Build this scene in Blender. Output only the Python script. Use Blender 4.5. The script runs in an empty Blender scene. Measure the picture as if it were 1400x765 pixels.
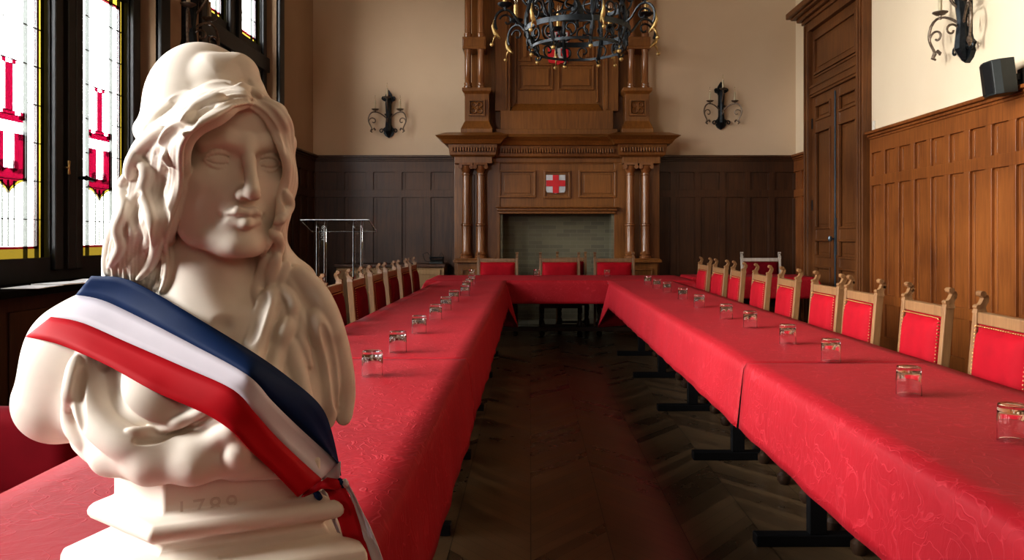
import bpy, bmesh, math, random
import numpy as np
from mathutils import Vector, Matrix
random.seed(4)
PI = math.pi
scn = bpy.context.scene
COL = scn.collection
CAMZ = 1.24
F = 1050.0

# ------------------------------------------------------------------ materials
def nmat(name):
    m = bpy.data.materials.new(name); m.use_nodes = True
    nt = m.node_tree; nt.nodes.clear()
    out = nt.nodes.new('ShaderNodeOutputMaterial')
    return m, nt, out
def N(nt, typ, **kw):
    n = nt.nodes.new(typ)
    for k, v in kw.items():
        if k.startswith('i_'):
            key = k[2:]
            n.inputs[int(key) if key.isdigit() else key.replace('_', ' ')].default_value = v
        else: setattr(n, k, v)
    return n
def ramp(nt, fac, stops):
    r = nt.nodes.new('ShaderNodeValToRGB')
    el = r.color_ramp.elements
    el[0].position, el[0].color = stops[0][0], (*stops[0][1], 1)
    el[1].position, el[1].color = stops[-1][0], (*stops[-1][1], 1)
    for p, c in stops[1:-1]:
        e = el.new(p); e.color = (*c, 1)
    nt.links.new(fac, r.inputs[0]); return r.outputs[0]
def simple(name, col, rough=.5, metal=0., var=.08, scale=20., bump=0., spec=.5, sheen=0.):
    m, nt, out = nmat(name)
    b = N(nt, 'ShaderNodeBsdfPrincipled', i_Roughness=rough, i_Metallic=metal)
    b.inputs['Specular IOR Level'].default_value = spec
    if sheen: b.inputs['Sheen Weight'].default_value = sheen; b.inputs['Sheen Tint'].default_value = (*[min(1, c*1.6+.1) for c in col], 1)
    tc = N(nt, 'ShaderNodeTexCoord'); no = N(nt, 'ShaderNodeTexNoise', i_Scale=scale, i_Detail=4.)
    nt.links.new(tc.outputs['Object'], no.inputs['Vector'])
    lo = tuple(max(0, c*(1-var)) for c in col); hi = tuple(min(1, c*(1+var)) for c in col)
    nt.links.new(ramp(nt, no.outputs[0], [(.3, lo), (.7, hi)]), b.inputs['Base Color'])
    if bump:
        bp = N(nt, 'ShaderNodeBump', i_Strength=bump, i_Distance=.002)
        nt.links.new(no.outputs[0], bp.inputs['Height']); nt.links.new(bp.outputs[0], b.inputs['Normal'])
    nt.links.new(b.outputs[0], out.inputs[0]); return m
def wood(name, c0, c1, rough=.35, axis=2, scale=1.0, spec=.5):
    m, nt, out = nmat(name)
    b = N(nt, 'ShaderNodeBsdfPrincipled', i_Roughness=rough); b.inputs['Specular IOR Level'].default_value = spec
    tc = N(nt, 'ShaderNodeTexCoord'); mp = N(nt, 'ShaderNodeMapping')
    s = [14.*scale]*3; s[axis] = .9*scale; mp.inputs['Scale'].default_value = s
    nt.links.new(tc.outputs['Object'], mp.inputs['Vector'])
    n1 = N(nt, 'ShaderNodeTexNoise', i_Scale=3., i_Detail=6., i_Roughness=.6); n1.inputs['Distortion'].default_value = .6
    n2 = N(nt, 'ShaderNodeTexNoise', i_Scale=1.3, i_Detail=2.)
    nt.links.new(mp.outputs[0], n1.inputs['Vector']); nt.links.new(tc.outputs['Object'], n2.inputs['Vector'])
    mx = N(nt, 'ShaderNodeMath', operation='ADD'); hf = N(nt, 'ShaderNodeMath', operation='MULTIPLY', i_1=.5)
    nt.links.new(n1.outputs[0], mx.inputs[0]); nt.links.new(n2.outputs[0], mx.inputs[1]); nt.links.new(mx.outputs[0], hf.inputs[0])
    nt.links.new(ramp(nt, hf.outputs[0], [(.36, c0), (.62, c1)]), b.inputs['Base Color'])
    bp = N(nt, 'ShaderNodeBump', i_Strength=.12, i_Distance=.002)
    nt.links.new(n1.outputs[0], bp.inputs['Height']); nt.links.new(bp.outputs[0], b.inputs['Normal'])
    nt.links.new(b.outputs[0], out.inputs[0]); return m
def glass_mat(name, col=(1, 1, 1), rough=0., ior=1.45):
    m, nt, out = nmat(name)
    b = N(nt, 'ShaderNodeBsdfPrincipled', i_Roughness=rough, i_IOR=ior)
    b.inputs['Base Color'].default_value = (*col, 1); b.inputs['Transmission Weight'].default_value = 1.
    nt.links.new(b.outputs[0], out.inputs[0]); return m
def pane_mat(name, col, gloss=.04, grad=False):
    m, nt, out = nmat(name)
    t = N(nt, 'ShaderNodeBsdfTransparent'); t.inputs[0].default_value = (*col, 1)
    g = N(nt, 'ShaderNodeBsdfGlossy', i_Roughness=.15); mx = N(nt, 'ShaderNodeMixShader', i_0=gloss)
    if grad:
        tc = N(nt, 'ShaderNodeTexCoord'); no = N(nt, 'ShaderNodeTexNoise', i_Scale=2.2, i_Detail=2.)
        sp = N(nt, 'ShaderNodeSeparateXYZ'); mr = N(nt, 'ShaderNodeMapRange', i_1=1.0, i_2=2.3, i_3=0., i_4=1.)
        nt.links.new(tc.outputs['Object'], sp.inputs[0]); nt.links.new(sp.outputs[2], mr.inputs[0])
        nt.links.new(tc.outputs['Object'], no.inputs['Vector'])
        ad = N(nt, 'ShaderNodeMath', operation='ADD'); sb = N(nt, 'ShaderNodeMath', operation='SUBTRACT', i_1=.5)
        nt.links.new(no.outputs[0], sb.inputs[0]); nt.links.new(sb.outputs[0], ad.inputs[0]); nt.links.new(mr.outputs[0], ad.inputs[1])
        nt.links.new(ramp(nt, ad.outputs[0], [(0., tuple(c*.42*k for c, k in zip(col, (1, .86, .82)))), (.75, col)]), t.inputs[0])
    nt.links.new(t.outputs[0], mx.inputs[1]); nt.links.new(g.outputs[0], mx.inputs[2]); nt.links.new(mx.outputs[0], out.inputs[0])
    return m
def plaster_wall(name, c0, c1):
    m, nt, out = nmat(name)
    b = N(nt, 'ShaderNodeBsdfPrincipled', i_Roughness=.9); b.inputs['Specular IOR Level'].default_value = .15
    tc = N(nt, 'ShaderNodeTexCoord'); n1 = N(nt, 'ShaderNodeTexNoise', i_Scale=.7, i_Detail=5.); n2 = N(nt, 'ShaderNodeTexNoise', i_Scale=60., i_Detail=3.)
    for n in (n1, n2): nt.links.new(tc.outputs['Object'], n.inputs['Vector'])
    nt.links.new(ramp(nt, n1.outputs[0], [(.3, c0), (.7, c1)]), b.inputs['Base Color'])
    bp = N(nt, 'ShaderNodeBump', i_Strength=.08, i_Distance=.003)
    nt.links.new(n2.outputs[0], bp.inputs['Height']); nt.links.new(bp.outputs[0], b.inputs['Normal'])
    nt.links.new(b.outputs[0], out.inputs[0]); return m
def damask(name, c0, c1, c2, amt=1.):
    m, nt, out = nmat(name)
    b = N(nt, 'ShaderNodeBsdfPrincipled', i_Roughness=.62)
    b.inputs['Sheen Weight'].default_value = .02; b.inputs['Sheen Tint'].default_value = (1, .3, .35, 1); b.inputs['Specular IOR Level'].default_value = .25
    tc = N(nt, 'ShaderNodeTexCoord')
    nz = N(nt, 'ShaderNodeTexNoise', i_Scale=7., i_Detail=2.)
    nt.links.new(tc.outputs['Object'], nz.inputs['Vector'])
    mxv = N(nt, 'ShaderNodeMix', data_type='VECTOR'); mxv.inputs[0].default_value = .22
    nt.links.new(tc.outputs['Object'], mxv.inputs[4]); nt.links.new(nz.outputs['Color'], mxv.inputs[5])
    wv = N(nt, 'ShaderNodeTexNoise', i_Scale=6., i_Detail=1.5); wv.inputs['Distortion'].default_value = 2.4
    nt.links.new(mxv.outputs[1], wv.inputs['Vector'])
    vo = N(nt, 'ShaderNodeTexVoronoi', i_Scale=7., feature='DISTANCE_TO_EDGE'); nt.links.new(mxv.outputs[1], vo.inputs['Vector'])
    # thin vine lines where the noise crosses its middle value
    s1 = N(nt, 'ShaderNodeMath', operation='SUBTRACT', i_1=.5); a1 = N(nt, 'ShaderNodeMath', operation='ABSOLUTE')
    nt.links.new(wv.outputs[0], s1.inputs[0]); nt.links.new(s1.outputs[0], a1.inputs[0])
    mr = N(nt, 'ShaderNodeMapRange', i_1=.0, i_2=.02, i_3=1., i_4=0.); nt.links.new(a1.outputs[0], mr.inputs[0])
    mr2 = N(nt, 'ShaderNodeMapRange', i_1=.0, i_2=.03, i_3=.35, i_4=0.); nt.links.new(vo.outputs[0], mr2.inputs[0])
    mxx = N(nt, 'ShaderNodeMath', operation='MAXIMUM'); nt.links.new(mr.outputs[0], mxx.inputs[0]); nt.links.new(mr2.outputs[0], mxx.inputs[1])
    big = N(nt, 'ShaderNodeTexNoise', i_Scale=2.2, i_Detail=3.); nt.links.new(tc.outputs['Object'], big.inputs['Vector'])
    base = ramp(nt, big.outputs[0], [(.3, c0), (.7, c1)])
    mc = N(nt, 'ShaderNodeMix', data_type='RGBA'); mul = N(nt, 'ShaderNodeMath', operation='MULTIPLY', i_1=.40*amt)
    nt.links.new(mxx.outputs[0], mul.inputs[0]); nt.links.new(mul.outputs[0], mc.inputs[0])
    nt.links.new(base, mc.inputs[6]); mc.inputs[7].default_value = (*c2, 1)
    nt.links.new(mc.outputs[2], b.inputs['Base Color'])
    fine = N(nt, 'ShaderNodeTexNoise', i_Scale=26., i_Detail=4.); nt.links.new(tc.outputs['Object'], fine.inputs['Vector'])
    mpz = N(nt, 'ShaderNodeMapping'); mpz.inputs['Scale'].default_value = (26, 26, 4); nt.links.new(tc.outputs['Object'], mpz.inputs[0])
    rip = N(nt, 'ShaderNodeTexNoise', i_Scale=1., i_Detail=2.); rip.inputs['Distortion'].default_value = .8; nt.links.new(mpz.outputs[0], rip.inputs['Vector'])
    rm = N(nt, 'ShaderNodeMath', operation='MULTIPLY', i_1=1.6); nt.links.new(rip.outputs[0], rm.inputs[0])
    a0 = N(nt, 'ShaderNodeMath', operation='ADD'); nt.links.new(fine.outputs[0], a0.inputs[0]); nt.links.new(rm.outputs[0], a0.inputs[1])
    ad = N(nt, 'ShaderNodeMath', operation='ADD'); nt.links.new(a0.outputs[0], ad.inputs[0]); nt.links.new(mxx.outputs[0], ad.inputs[1])
    bp = N(nt, 'ShaderNodeBump', i_Strength=.35, i_Distance=.003); nt.links.new(ad.outputs[0], bp.inputs['Height']); nt.links.new(bp.outputs[0], b.inputs['Normal'])
    nt.links.new(b.outputs[0], out.inputs[0]); return m
def parquet(name):
    m, nt, out = nmat(name)
    b = N(nt, 'ShaderNodeBsdfPrincipled', i_Roughness=.3)
    tc = N(nt, 'ShaderNodeTexCoord'); sp = N(nt, 'ShaderNodeSeparateXYZ'); nt.links.new(tc.outputs['Object'], sp.inputs[0])
    def M(op, a, bb=None, c=None):
        n = N(nt, 'ShaderNodeMath', operation=op)
        for i, v in enumerate((a, bb, c)):
            if v is None: continue
            if isinstance(v, (int, float)): n.inputs[i].default_value = v
            else: nt.links.new(v, n.inputs[i])
        return n.outputs[0]
    u = M('DIVIDE', sp.outputs[0], .64); fu = M('FRACT', u); tri = M('ABSOLUTE', M('SUBTRACT', fu, .5))
    v = M('DIVIDE', M('ADD', sp.outputs[1], M('MULTIPLY', tri, .78)), .092)
    pid = M('FLOOR', v); uid = M('FLOOR', M('MULTIPLY', u, 2.))
    cb = N(nt, 'ShaderNodeCombineXYZ'); nt.links.new(pid, cb.inputs[0]); nt.links.new(uid, cb.inputs[1])
    wn = N(nt, 'ShaderNodeTexWhiteNoise', noise_dimensions='2D'); nt.links.new(cb.outputs[0], wn.inputs['Vector'])
    g = M('LESS_THAN', M('FRACT', v), .022); g2 = M('LESS_THAN', M('FRACT', M('MULTIPLY', u, 2.)), .012)
    gap = M('MAXIMUM', g, g2)
    no = N(nt, 'ShaderNodeTexNoise', i_Scale=5., i_Detail=5.); nt.links.new(tc.outputs['Object'], no.inputs['Vector'])
    val = M('ADD', M('MULTIPLY', wn.outputs[0], .55), M('MULTIPLY', no.outputs[0], .45))
    c = ramp(nt, val, [(.2, (.060, .038, .021)), (.75, (.125, .080, .042))])
    mc = N(nt, 'ShaderNodeMix', data_type='RGBA'); nt.links.new(gap, mc.inputs[0]); nt.links.new(c, mc.inputs[6]); mc.inputs[7].default_value = (.012, .007, .004, 1)
    nt.links.new(mc.outputs[2], b.inputs['Base Color'])
    nt.links.new(ramp(nt, val, [(.2, (.26,)*3), (.8, (.38,)*3)]), b.inputs['Roughness'])
    bp = N(nt, 'ShaderNodeBump', i_Strength=.04, i_Distance=.001); nt.links.new(M('SUBTRACT', no.outputs[0], gap), bp.inputs['Height']); nt.links.new(bp.outputs[0], b.inputs['Normal'])
    nt.links.new(b.outputs[0], out.inputs[0]); return m

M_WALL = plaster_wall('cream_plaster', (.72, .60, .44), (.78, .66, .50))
M_WALLB = plaster_wall('tan_plaster', (.56, .43, .30), (.64, .50, .36))  # same plaster, darker colour stands in for weaker light on the back wall
M_WALLL = plaster_wall('shadowed_plaster_wall', (.37, .26, .17), (.44, .32, .22))  # same plaster with the window wall's shade put into its colour
M_CEIL = simple('ceiling_wood', (.20, .13, .08), .6)
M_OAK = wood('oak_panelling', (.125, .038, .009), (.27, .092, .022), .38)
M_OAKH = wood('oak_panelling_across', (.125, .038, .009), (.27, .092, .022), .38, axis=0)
M_OAKSHADE = wood('dark_oak_panelling', (.035, .013, .005), (.085, .033, .011), .42)  # panelling oak darkened in colour to stand in for shade
M_OAKDR = wood('oak_door', (.085, .030, .009), (.18, .069, .020), .4)
M_FIRE = wood('fireplace_oak', (.105, .038, .008), (.22, .088, .020), .33)
M_FIREC = wood('polished_column_oak', (.12, .045, .015), (.25, .105, .038), .18)
M_DARKWOOD = simple('dark_window_oak', (.018, .020, .022), .45, var=.2, scale=8)
M_CHAIR = wood('chair_oak', (.14, .070, .030), (.27, .150, .066), .4, scale=2.)
M_CHAIRDK = wood('dark_turned_oak', (.020, .009, .005), (.048, .024, .012), .4, scale=2.)
M_SILVER = wood('silvered_wood', (.35, .31, .26), (.62, .57, .50), .4, scale=2.)
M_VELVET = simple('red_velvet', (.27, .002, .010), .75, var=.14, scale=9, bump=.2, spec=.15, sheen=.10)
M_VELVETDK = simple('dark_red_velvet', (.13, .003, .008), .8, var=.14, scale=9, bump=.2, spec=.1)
M_CLOTH = damask('red_damask', (.27, .005, .012), (.325, .007, .016), (.50, .035, .05))
M_BRASS = simple('brass', (.52, .34, .14), .4, 1., var=.1)
M_GOLD = simple('old_gold', (.34, .23, .09), .45, .7, var=.25, scale=60)
M_IRON = simple('wrought_iron', (.022, .026, .030), .38, .7, var=.3, scale=40)
M_IRONW = simple('rubbed_iron', (.16, .12, .09), .42, .6, var=.4, scale=60)
M_BLACK = simple('black_steel', (.006, .006, .007), .5, 0., var=.1, spec=.25)
M_PLASTIC = simple('black_plastic', (.012, .016, .016), .5, var=.1)
M_WHITE = simple('white_plastic', (.7, .66, .58), .5)
M_CANDLE = simple('ivory_candle', (.50, .42, .28), .5, var=.1)
M_BULB = glass_mat('bulb_glass', (1, .97, .9))
M_ACRYL = glass_mat('clear_acrylic', (.97, 1., 1.), .02, 1.3)
M_TUMB = glass_mat('tumbler_glass', (1, 1, 1), 0., 1.45)
M_PLASTER = simple('white_plaster_cast', (.76, .70, .62), .55, var=.03, scale=30, bump=.05, spec=.3)
M_BLUE = simple('blue_ribbon', (.004, .022, .085), .6, var=.06, spec=.2)
M_WRIB = simple('white_ribbon', (.60, .57, .64), .6, var=.03)
M_RRIB = simple('red_ribbon', (.46, .005, .014), .6, var=.06, spec=.2)
M_LEAD = simple('lead_came', (.05, .055, .05), .5, .5)
M_PCLEAR = pane_mat('clear_leaded_glass', (.93, .94, .95), grad=False)
M_PYEL = pane_mat('yellow_glass', (.215, .185, .07))
M_PRED = pane_mat('red_glass', (.15, .018, .035))
M_PRED2 = pane_mat('ruby_shield_glass', (.17, .020, .058))
M_PWHITE = pane_mat('white_shield_glass', (.6, .6, .62))
M_STONE = simple('grey_hearth_stone', (.13, .12, .085), .8, var=.3, scale=6, bump=.3)
M_PAPER = simple('paper', (.75, .73, .70), .7)
M_HERR = simple('heraldic_red', (.48, .012, .020), .4)
M_HERW = simple('heraldic_grey', (.42, .44, .46), .4)
M_SHELF = simple('dark_shelf', (.012, .010, .009), .95, spec=.0)
M_FLOOR = parquet('chevron_parquet')
M_PED = wood('light_oak_cabinet', (.20, .115, .045), (.36, .22, .10), .45)

# ------------------------------------------------------------------ mesh builder
class MB:
    def __init__(s): s.v = []; s.f = []
    def add(s, vs, fs):
        k = len(s.v); s.v += [tuple(v) for v in vs]; s.f += [tuple(i+k for i in f) for f in fs]; return s
    def box(s, x0, x1, y0, y1, z0, z1):
        x0, x1 = sorted((x0, x1)); y0, y1 = sorted((y0, y1)); z0, z1 = sorted((z0, z1))
        return s.add([(x0,y0,z0),(x1,y0,z0),(x1,y1,z0),(x0,y1,z0),(x0,y0,z1),(x1,y0,z1),(x1,y1,z1),(x0,y1,z1)],
                     [(0,3,2,1),(4,5,6,7),(0,1,5,4),(1,2,6,5),(2,3,7,6),(3,0,4,7)])
    def loft(s, rings, cap=True, closed=True):
        n = len(rings[0]); k = len(s.v)
        for r in rings: s.v += [tuple(p) for p in r]
        for i in range(len(rings)-1):
            for j in range(n if closed else n-1):
                a = k+i*n+j; b = k+i*n+(j+1) % n
                s.f.append((a, b, b+n, a+n))
        if cap:
            s.f.append(tuple(k+j for j in reversed(range(n)))); s.f.append(tuple(k+(len(rings)-1)*n+j for j in range(n)))
        return s
    def lathe(s, prof, c=(0, 0, 0), n=16, cap=True):
        return s.loft([[(c[0]+r*math.cos(2*PI*j/n), c[1]+r*math.sin(2*PI*j/n), c[2]+z) for j in range(n)] for r, z in prof], cap)
    def tube(s, pts, r, n=6, cap=True):
        pts = [Vector(p) for p in pts]
        rr = r if isinstance(r, (list, tuple)) else [r]*len(pts)
        rings = []; up = None
        for i, p in enumerate(pts):
            t = (pts[min(i+1, len(pts)-1)]-pts[max(i-1, 0)])
            if t.length < 1e-9: t = Vector((0, 0, 1))
            t.normalize()
            if up is None: up = t.orthogonal().normalized()
            up = (up - t*up.dot(t))
            if up.length < 1e-6: up = t.orthogonal()
            up.normalize(); w = t.cross(up)
            rings.append([p+(up*math.cos(2*PI*j/n)+w*math.sin(2*PI*j/n))*rr[i] for j in range(n)])
        return s.loft(rings, cap)
    def prism(s, poly, y0, y1, axis='y'):
        def P(a, b, c): return {'y': (a, c, b), 'z': (a, b, c), 'x': (c, a, b)}[axis]
        return s.loft([[P(a, b, y0) for a, b in poly], [P(a, b, y1) for a, b in poly]])
    def xform(s, M):
        s.v = [tuple(M @ Vector(v)) for v in s.v]; return s
    def build(s, name, mat, parent=None, smooth=False, bevel=0, loc=None, rot=None, seg=2, subs=0):
        me = bpy.data.meshes.new(name); me.from_pydata(s.v, [], s.f)
        bm = bmesh.new(); bm.from_mesh(me); bmesh.ops.recalc_face_normals(bm, faces=bm.faces); bm.to_mesh(me); bm.free()
        me.materials.append(mat)
        if smooth:
            for p in me.polygons: p.use_smooth = True
        o = bpy.data.objects.new(name, me); COL.objects.link(o)
        if parent is not None: o.parent = parent
        if loc is not None: o.location = loc
        if rot is not None: o.rotation_euler = rot
        if bevel:
            b = o.modifiers.new('b', 'BEVEL'); b.width = bevel; b.segments = seg; b.limit_method = 'ANGLE'; b.angle_limit = .7
            if not smooth:
                pass
        if subs:
            q = o.modifiers.new('s', 'SUBSURF'); q.levels = subs; q.render_levels = subs
        if smooth == 'auto':
            me.set_sharp_from_angle(angle=.6)
        return o
def sbuild(mb, name, mat, parent, **kw):
    # separate pieces left and right of the middle, each a mesh of its own
    groups = {}
    for f in mb.f:
        c = sum(mb.v[i][0] for i in f)/len(f); key = 0 if abs(c) < .85 and kw.get('mid') else (1 if c > 0 else -1); groups.setdefault(key, []).append(f)
    kw = {k: v for k, v in kw.items() if k != 'mid'}
    out = []
    for key, fs in groups.items():
        q = MB(); ids = sorted({i for f in fs for i in f}); mp = {i: n for n, i in enumerate(ids)}
        q.v = [mb.v[i] for i in ids]; q.f = [tuple(mp[i] for i in f) for f in fs]; out.append(q.build(name, mat, parent, **kw))
    return out
def empty(name, loc=(0, 0, 0), rz=0.):
    o = bpy.data.objects.new(name, None); COL.objects.link(o); o.location = loc; o.rotation_euler = (0, 0, rz); o.empty_display_size = .1
    return o
def tag(o, label=None, cat=None, group=None, kind=None):
    if label: o['label'] = label
    if cat: o['category'] = cat
    if group: o['group'] = group
    if kind: o['kind'] = kind
    return o
def copy_tree(o, parent=None):
    c = o.copy(); COL.objects.link(c); c.parent = parent
    for ch in list(o.children): copy_tree(ch, c)
    return c
def P(px, py, Y): return Vector(((px-725)*Y/F, Y, CAMZ-(py-322)*Y/F))

# ------------------------------------------------------------------ room shell
XL, XR, YB, YF, ZC = -3.17, 3.87, 11.2, -3.2, 6.0
def struct(o, label, cat): return tag(o, label, cat, kind='structure')
struct(MB().box(XL-.6, XR+.2, YF-.2, YB+.2, -.1, 0).build('floor', M_FLOOR), 'dark polished chevron parquet floor between the tables', 'floor')
struct(MB().box(XL-.6, XR+.2, YF-.2, YB+.2, ZC, ZC+.1).build('ceiling', M_CEIL), 'dark wooden ceiling above the chandelier', 'ceiling')
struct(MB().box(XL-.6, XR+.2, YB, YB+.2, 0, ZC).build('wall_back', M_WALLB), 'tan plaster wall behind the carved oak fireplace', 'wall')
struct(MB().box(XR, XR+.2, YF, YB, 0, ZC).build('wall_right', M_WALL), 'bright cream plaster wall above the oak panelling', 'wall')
struct(MB().box(XL-.6, XR+.2, YF-.2, YF, 0, ZC).build('wall_front', M_OAKSHADE), 'dark panelled wall at the near end of the room', 'wall')  # out of view; dark colour chosen to cut bounce onto the bust
wins = [1.50, 4.61, 7.72]     # start of the first pane of each window pair
RA, RB = -.21, 1.93                  # recess extents relative to it
m = MB(); prev = YF
ZS, ZT = .93, 5.2
for w in wins:
    m.box(XL-.27, XL, prev, w+RA, 0, ZC); m.box(XL-.27, XL, w+RA, w+RB, 0, ZS-.045); m.box(XL-.27, XL, w+RA, w+RB, ZT, ZC); prev = w+RB
m.box(XL-.27, XL, prev, YB, 0, ZC)
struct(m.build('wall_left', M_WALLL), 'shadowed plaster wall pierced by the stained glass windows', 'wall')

# windows : local origin at (XL-.2, w, 0); x inward, y along wall, z up
def make_window():
    e = empty('window_1', (XL-.2, 0, 0))
    g = [(0., .695), (1.05, 1.74)]
    fr = MB()
    X0, X1 = -.013, .05
    fr.box(X0, X1, RA, 0, ZS, ZT); fr.box(X0, X1, .695, 1.05, ZS, ZT); fr.box(X0, X1, 1.74, RB, ZS, ZT)
    for a, b in g:
        for z0, z1 in ((ZS, 1.09), (3.17, 3.57), (4.95, ZT)): fr.box(X0, X1, a, b, z0, z1)
    fr.build('frame', M_DARKWOOD, e)
    mo = MB()
    for a, b in ((-.10, .0), (.695, .80), (.95, 1.05), (1.74, 1.86)):
        mo.box(.05, .085, a+.012 if a in (.695, 1.74) else a, b-.012 if b in (0., 1.05) else b, 1.0, 4.95)
    mo.box(.05, .10, RA, RB, 3.28, 3.46)
    mo.box(.085, .10, .83, .92, 1.0, 3.2)
    mo.build('sash_moulding', M_DARKWOOD, e, bevel=.01)
    # outer architrave strip on the wall face (dark) and sill
    ar = MB()
    ar.box(.17, .23, RB, RB+.17, 0.5, ZT+.1); ar.box(.17, .23, RA-.17, RA, 0.5, ZT+.1); ar.box(.17, .23, RA-.17, RB+.17, ZT, ZT+.16)
    ar.build('architrave', M_DARKWOOD, e, bevel=.01)
    def hole_strip(mb, a, b, z0, z1, o, w):
        mb.box(-.012, .012, a+o, a+o+w, z0+o, z1-o); mb.box(-.012, .012, b-o-w, b-o, z0+o, z1-o)
        mb.box(-.012, .012, a+o+w, b-o-w, z0+o, z0+o+w); mb.box(-.012, .012, a+o+w, b-o-w, z1-o-w, z1-o)
    lead = MB(); cl = MB(); ye = MB(); re = MB(); pw = MB(); pr = MB(); ed = MB()
    for a, b in g:
        for z0, z1 in ((1.09, 3.17), (3.57, 4.95)):
            hole_strip(ye, a, b, z0, z1, 0., .062)
            hole_strip(re, a, b, z0, z1, .062, .016)
            cl.box(-.002, .002, a+.078, b-.078, z0+.078, z1-.078)
            n = int(round((z1-z0)/.262))
            for i in range(1, n):
                z = z0+(z1-z0)*i/n
                if z0 < 2 and 1.62 < z < 2.16:
                    lead.box(-.006, .006, a, a+.18, z-.0026, z+.0026); lead.box(-.006, .006, b-.18, b, z-.0026, z+.0026)
                else: lead.box(-.006, .006, a, b, z-.0026, z+.0026)
            for yy in (a+.062, a+.18, b-.18, b-.062): lead.box(-.014, .014, yy-.0025, yy+.0025, z0, z1)
            if z0 < 2:
                for yy in (a+.29, a+.347, a+.405): lead.box(-.006, .006, yy-.0018, yy+.0018, z0+.08, 1.60)
            # shield, only in the lower lights
            if z0 < 2:
                c = (a+b)/2; W = .155
                # lower red half with a white T; upper a red inverted T
                zb, zm = 1.62, 1.93
                def bx(mb, y0, y1, q0, q1, d=.006): mb.box(-d, d, c+y0, c+y1, q0, q1)
                bx(pr, -W, -.052, zb+.03, zm-.02); bx(pr, .052, W, zb+.03, zm-.02); bx(pr, -W, W, zb, zb+.06)
                mbp = [(c-W, zb), (c-W*.55, zb-.02), (c-.02, zb-.06), (c, zb-.085), (c+.02, zb-.06), (c+W*.55, zb-.02), (c+W, zb)]
                pr.loft([[(x, y, z) for y, z in mbp] for x in (-.006, .006)])
                edp = [(c-W-.02, zb+.02), (c-W*.55, zb-.01), (c-.02, zb-.05), (c, zb-.075), (c+.02, zb-.05), (c+W*.55, zb-.01), (c+W+.02, zb+.02)]
                ed.loft([[(x, y, z-.03) for y, z in edp]+[(x, y, z-.012) for y, z in reversed(edp)] for x in (-.009, .009)])
                # lobed foot of the white T
                for yy in (-.055, .055): pw.lathe([(.0, -.008), (.036, -.008), (.036, .008), (0, .008)], (0, 0, 0), 14, cap=False); pw.v[-56:] = [(q[2], c+yy+q[0], zb+.075+q[1]) for q in pw.v[-56:]]
                # red inverted T (upper)
                bx(pr, -.036, .036, zm+.12, zm+.43); bx(pr, -.135, .135, zm+.055, zm+.10)
                bx(pr, -.06, .06, zm+.095, zm+.125)
                for sgn in (-1, 1):
                    bx(pr, sgn*.135-.02, sgn*.135+.02, zm+.075, zm+.125)
                    bx(pr, sgn*.05-.018, sgn*.05+.018, zm+.43, zm+.46)
                # serifs of the white T biting into the red
                for sgn in (-1, 1): bx(pw, sgn*.13-.02, sgn*.13+.02, zm-.06, zm+.0, .008)
    for o_ in (ye.build('yellow_glass_border', M_PYEL, e), re.build('red_glass_border', M_PRED, e)): pass
    cl.build('clear_glass_pane', M_PCLEAR, e); lead.build('lead_came', M_LEAD, e)
    sh = pr.build('heraldic_shield', M_PRED2, e); pw.build('white_letter', M_PWHITE, sh); ed.build('shield_edge', M_PYEL, sh)
    hd = MB(); hd.lathe([(.004, -.05), (.012, -.045), (.007, 0), (.012, .045), (.004, .05)], (.12, .80, 1.72), 10).tube([(.09, .80, 1.72), (.12, .80, 1.72)], .008)
    hd.build('window_handle', M_BRASS, e, smooth=True)
    lk = MB(); lk.tube([(.085, .985, 1.66), (.14, .985, 1.66)], [.012, .02], 10).tube([(.14, .985, 1.66), (.15, 1.05, 1.65)], .014, 8)
    lk.build('window_latch', M_BLACK, e, smooth=True)
    return e
win0 = make_window()
wl = ['stained glass window nearest the camera end of the wall, beside the armchair',
      'tall stained glass window with red T shields behind the plaster bust', 'stained glass window farthest along the wall, near the fireplace']
for i, w in enumerate(wins):
    o = win0 if i == 0 else copy_tree(win0)
    o.name = f'window_{i+1}'; o.location = (XL-.2, w, 0); tag(o, wl[i], 'window', 'stained glass windows', 'structure')

# ---------------------------------------------------------------- wainscot panelling (u along wall, v = out of wall, z up)
def wainscot(mb, cap, u0, u1, pitch, z_top=2.403, off=0., pw=None, cw0=None, cw1=None):
    n = max(1, int(round((u1-u0)/pitch))); p = (u1-u0)/n; st = p*.24
    T, t = .042, .016
    mb.box(u0, u1, 0, t, 0, z_top-.03)
    rails = [(0., .15), (.50, .60), (1.80, 1.905), (2.165, 2.33)]
    for a, b in rails: mb.box(u0, u1, t, T, a, b)
    for i in range(n+1):
        c = u0+i*p
        a, b = max(u0, c-st/2), min(u1, c+st/2)
        for (_, za), (zb, _) in zip(rails[:-1], rails[1:]): mb.box(a, b, t, T-.0005, za, zb)
    for i in range(n):
        a, b = u0+i*p+st/2, u0+(i+1)*p-st/2
        if i == 0: a = u0+st/2
        for zt in (2.165, 1.80):
            r = .028
            for s, c in ((1, a), (-1, b)):
                poly = [(c, zt)]+[(c+s*r*(1-math.cos(q)), zt-r*(1-math.sin(q))) for q in np.linspace(0, PI/2, 5)]
                mb.prism(poly, t, T-.001)
        for z0, z1 in ((.62, 1.77), (1.925, 2.14)):     # inner bead on one side and raised field line
            mb.box(b-.05, b-.044, t, t+.006, z0, z1)
            mb.box(a, a+.012, t, T-.01, z0-.02, z1+.005)
    cw0 = u0 if cw0 is None else cw0; cw1 = u1 if cw1 is None else cw1
    cap.box(cw0, cw1, 0, .055, z_top-.085, z_top-.06); cap.box(cw0, cw1, 0, .075, z_top-.06, z_top-.032); cap.box(cw0, cw1, 0, .105, z_top-.032, z_top)
    cap.prism([(0, z_top-.13), (.05, z_top-.13), (.058, z_top-.115), (.062, z_top-.085), (0, z_top-.085)], cw0, cw1, 'x') if False else None
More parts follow.
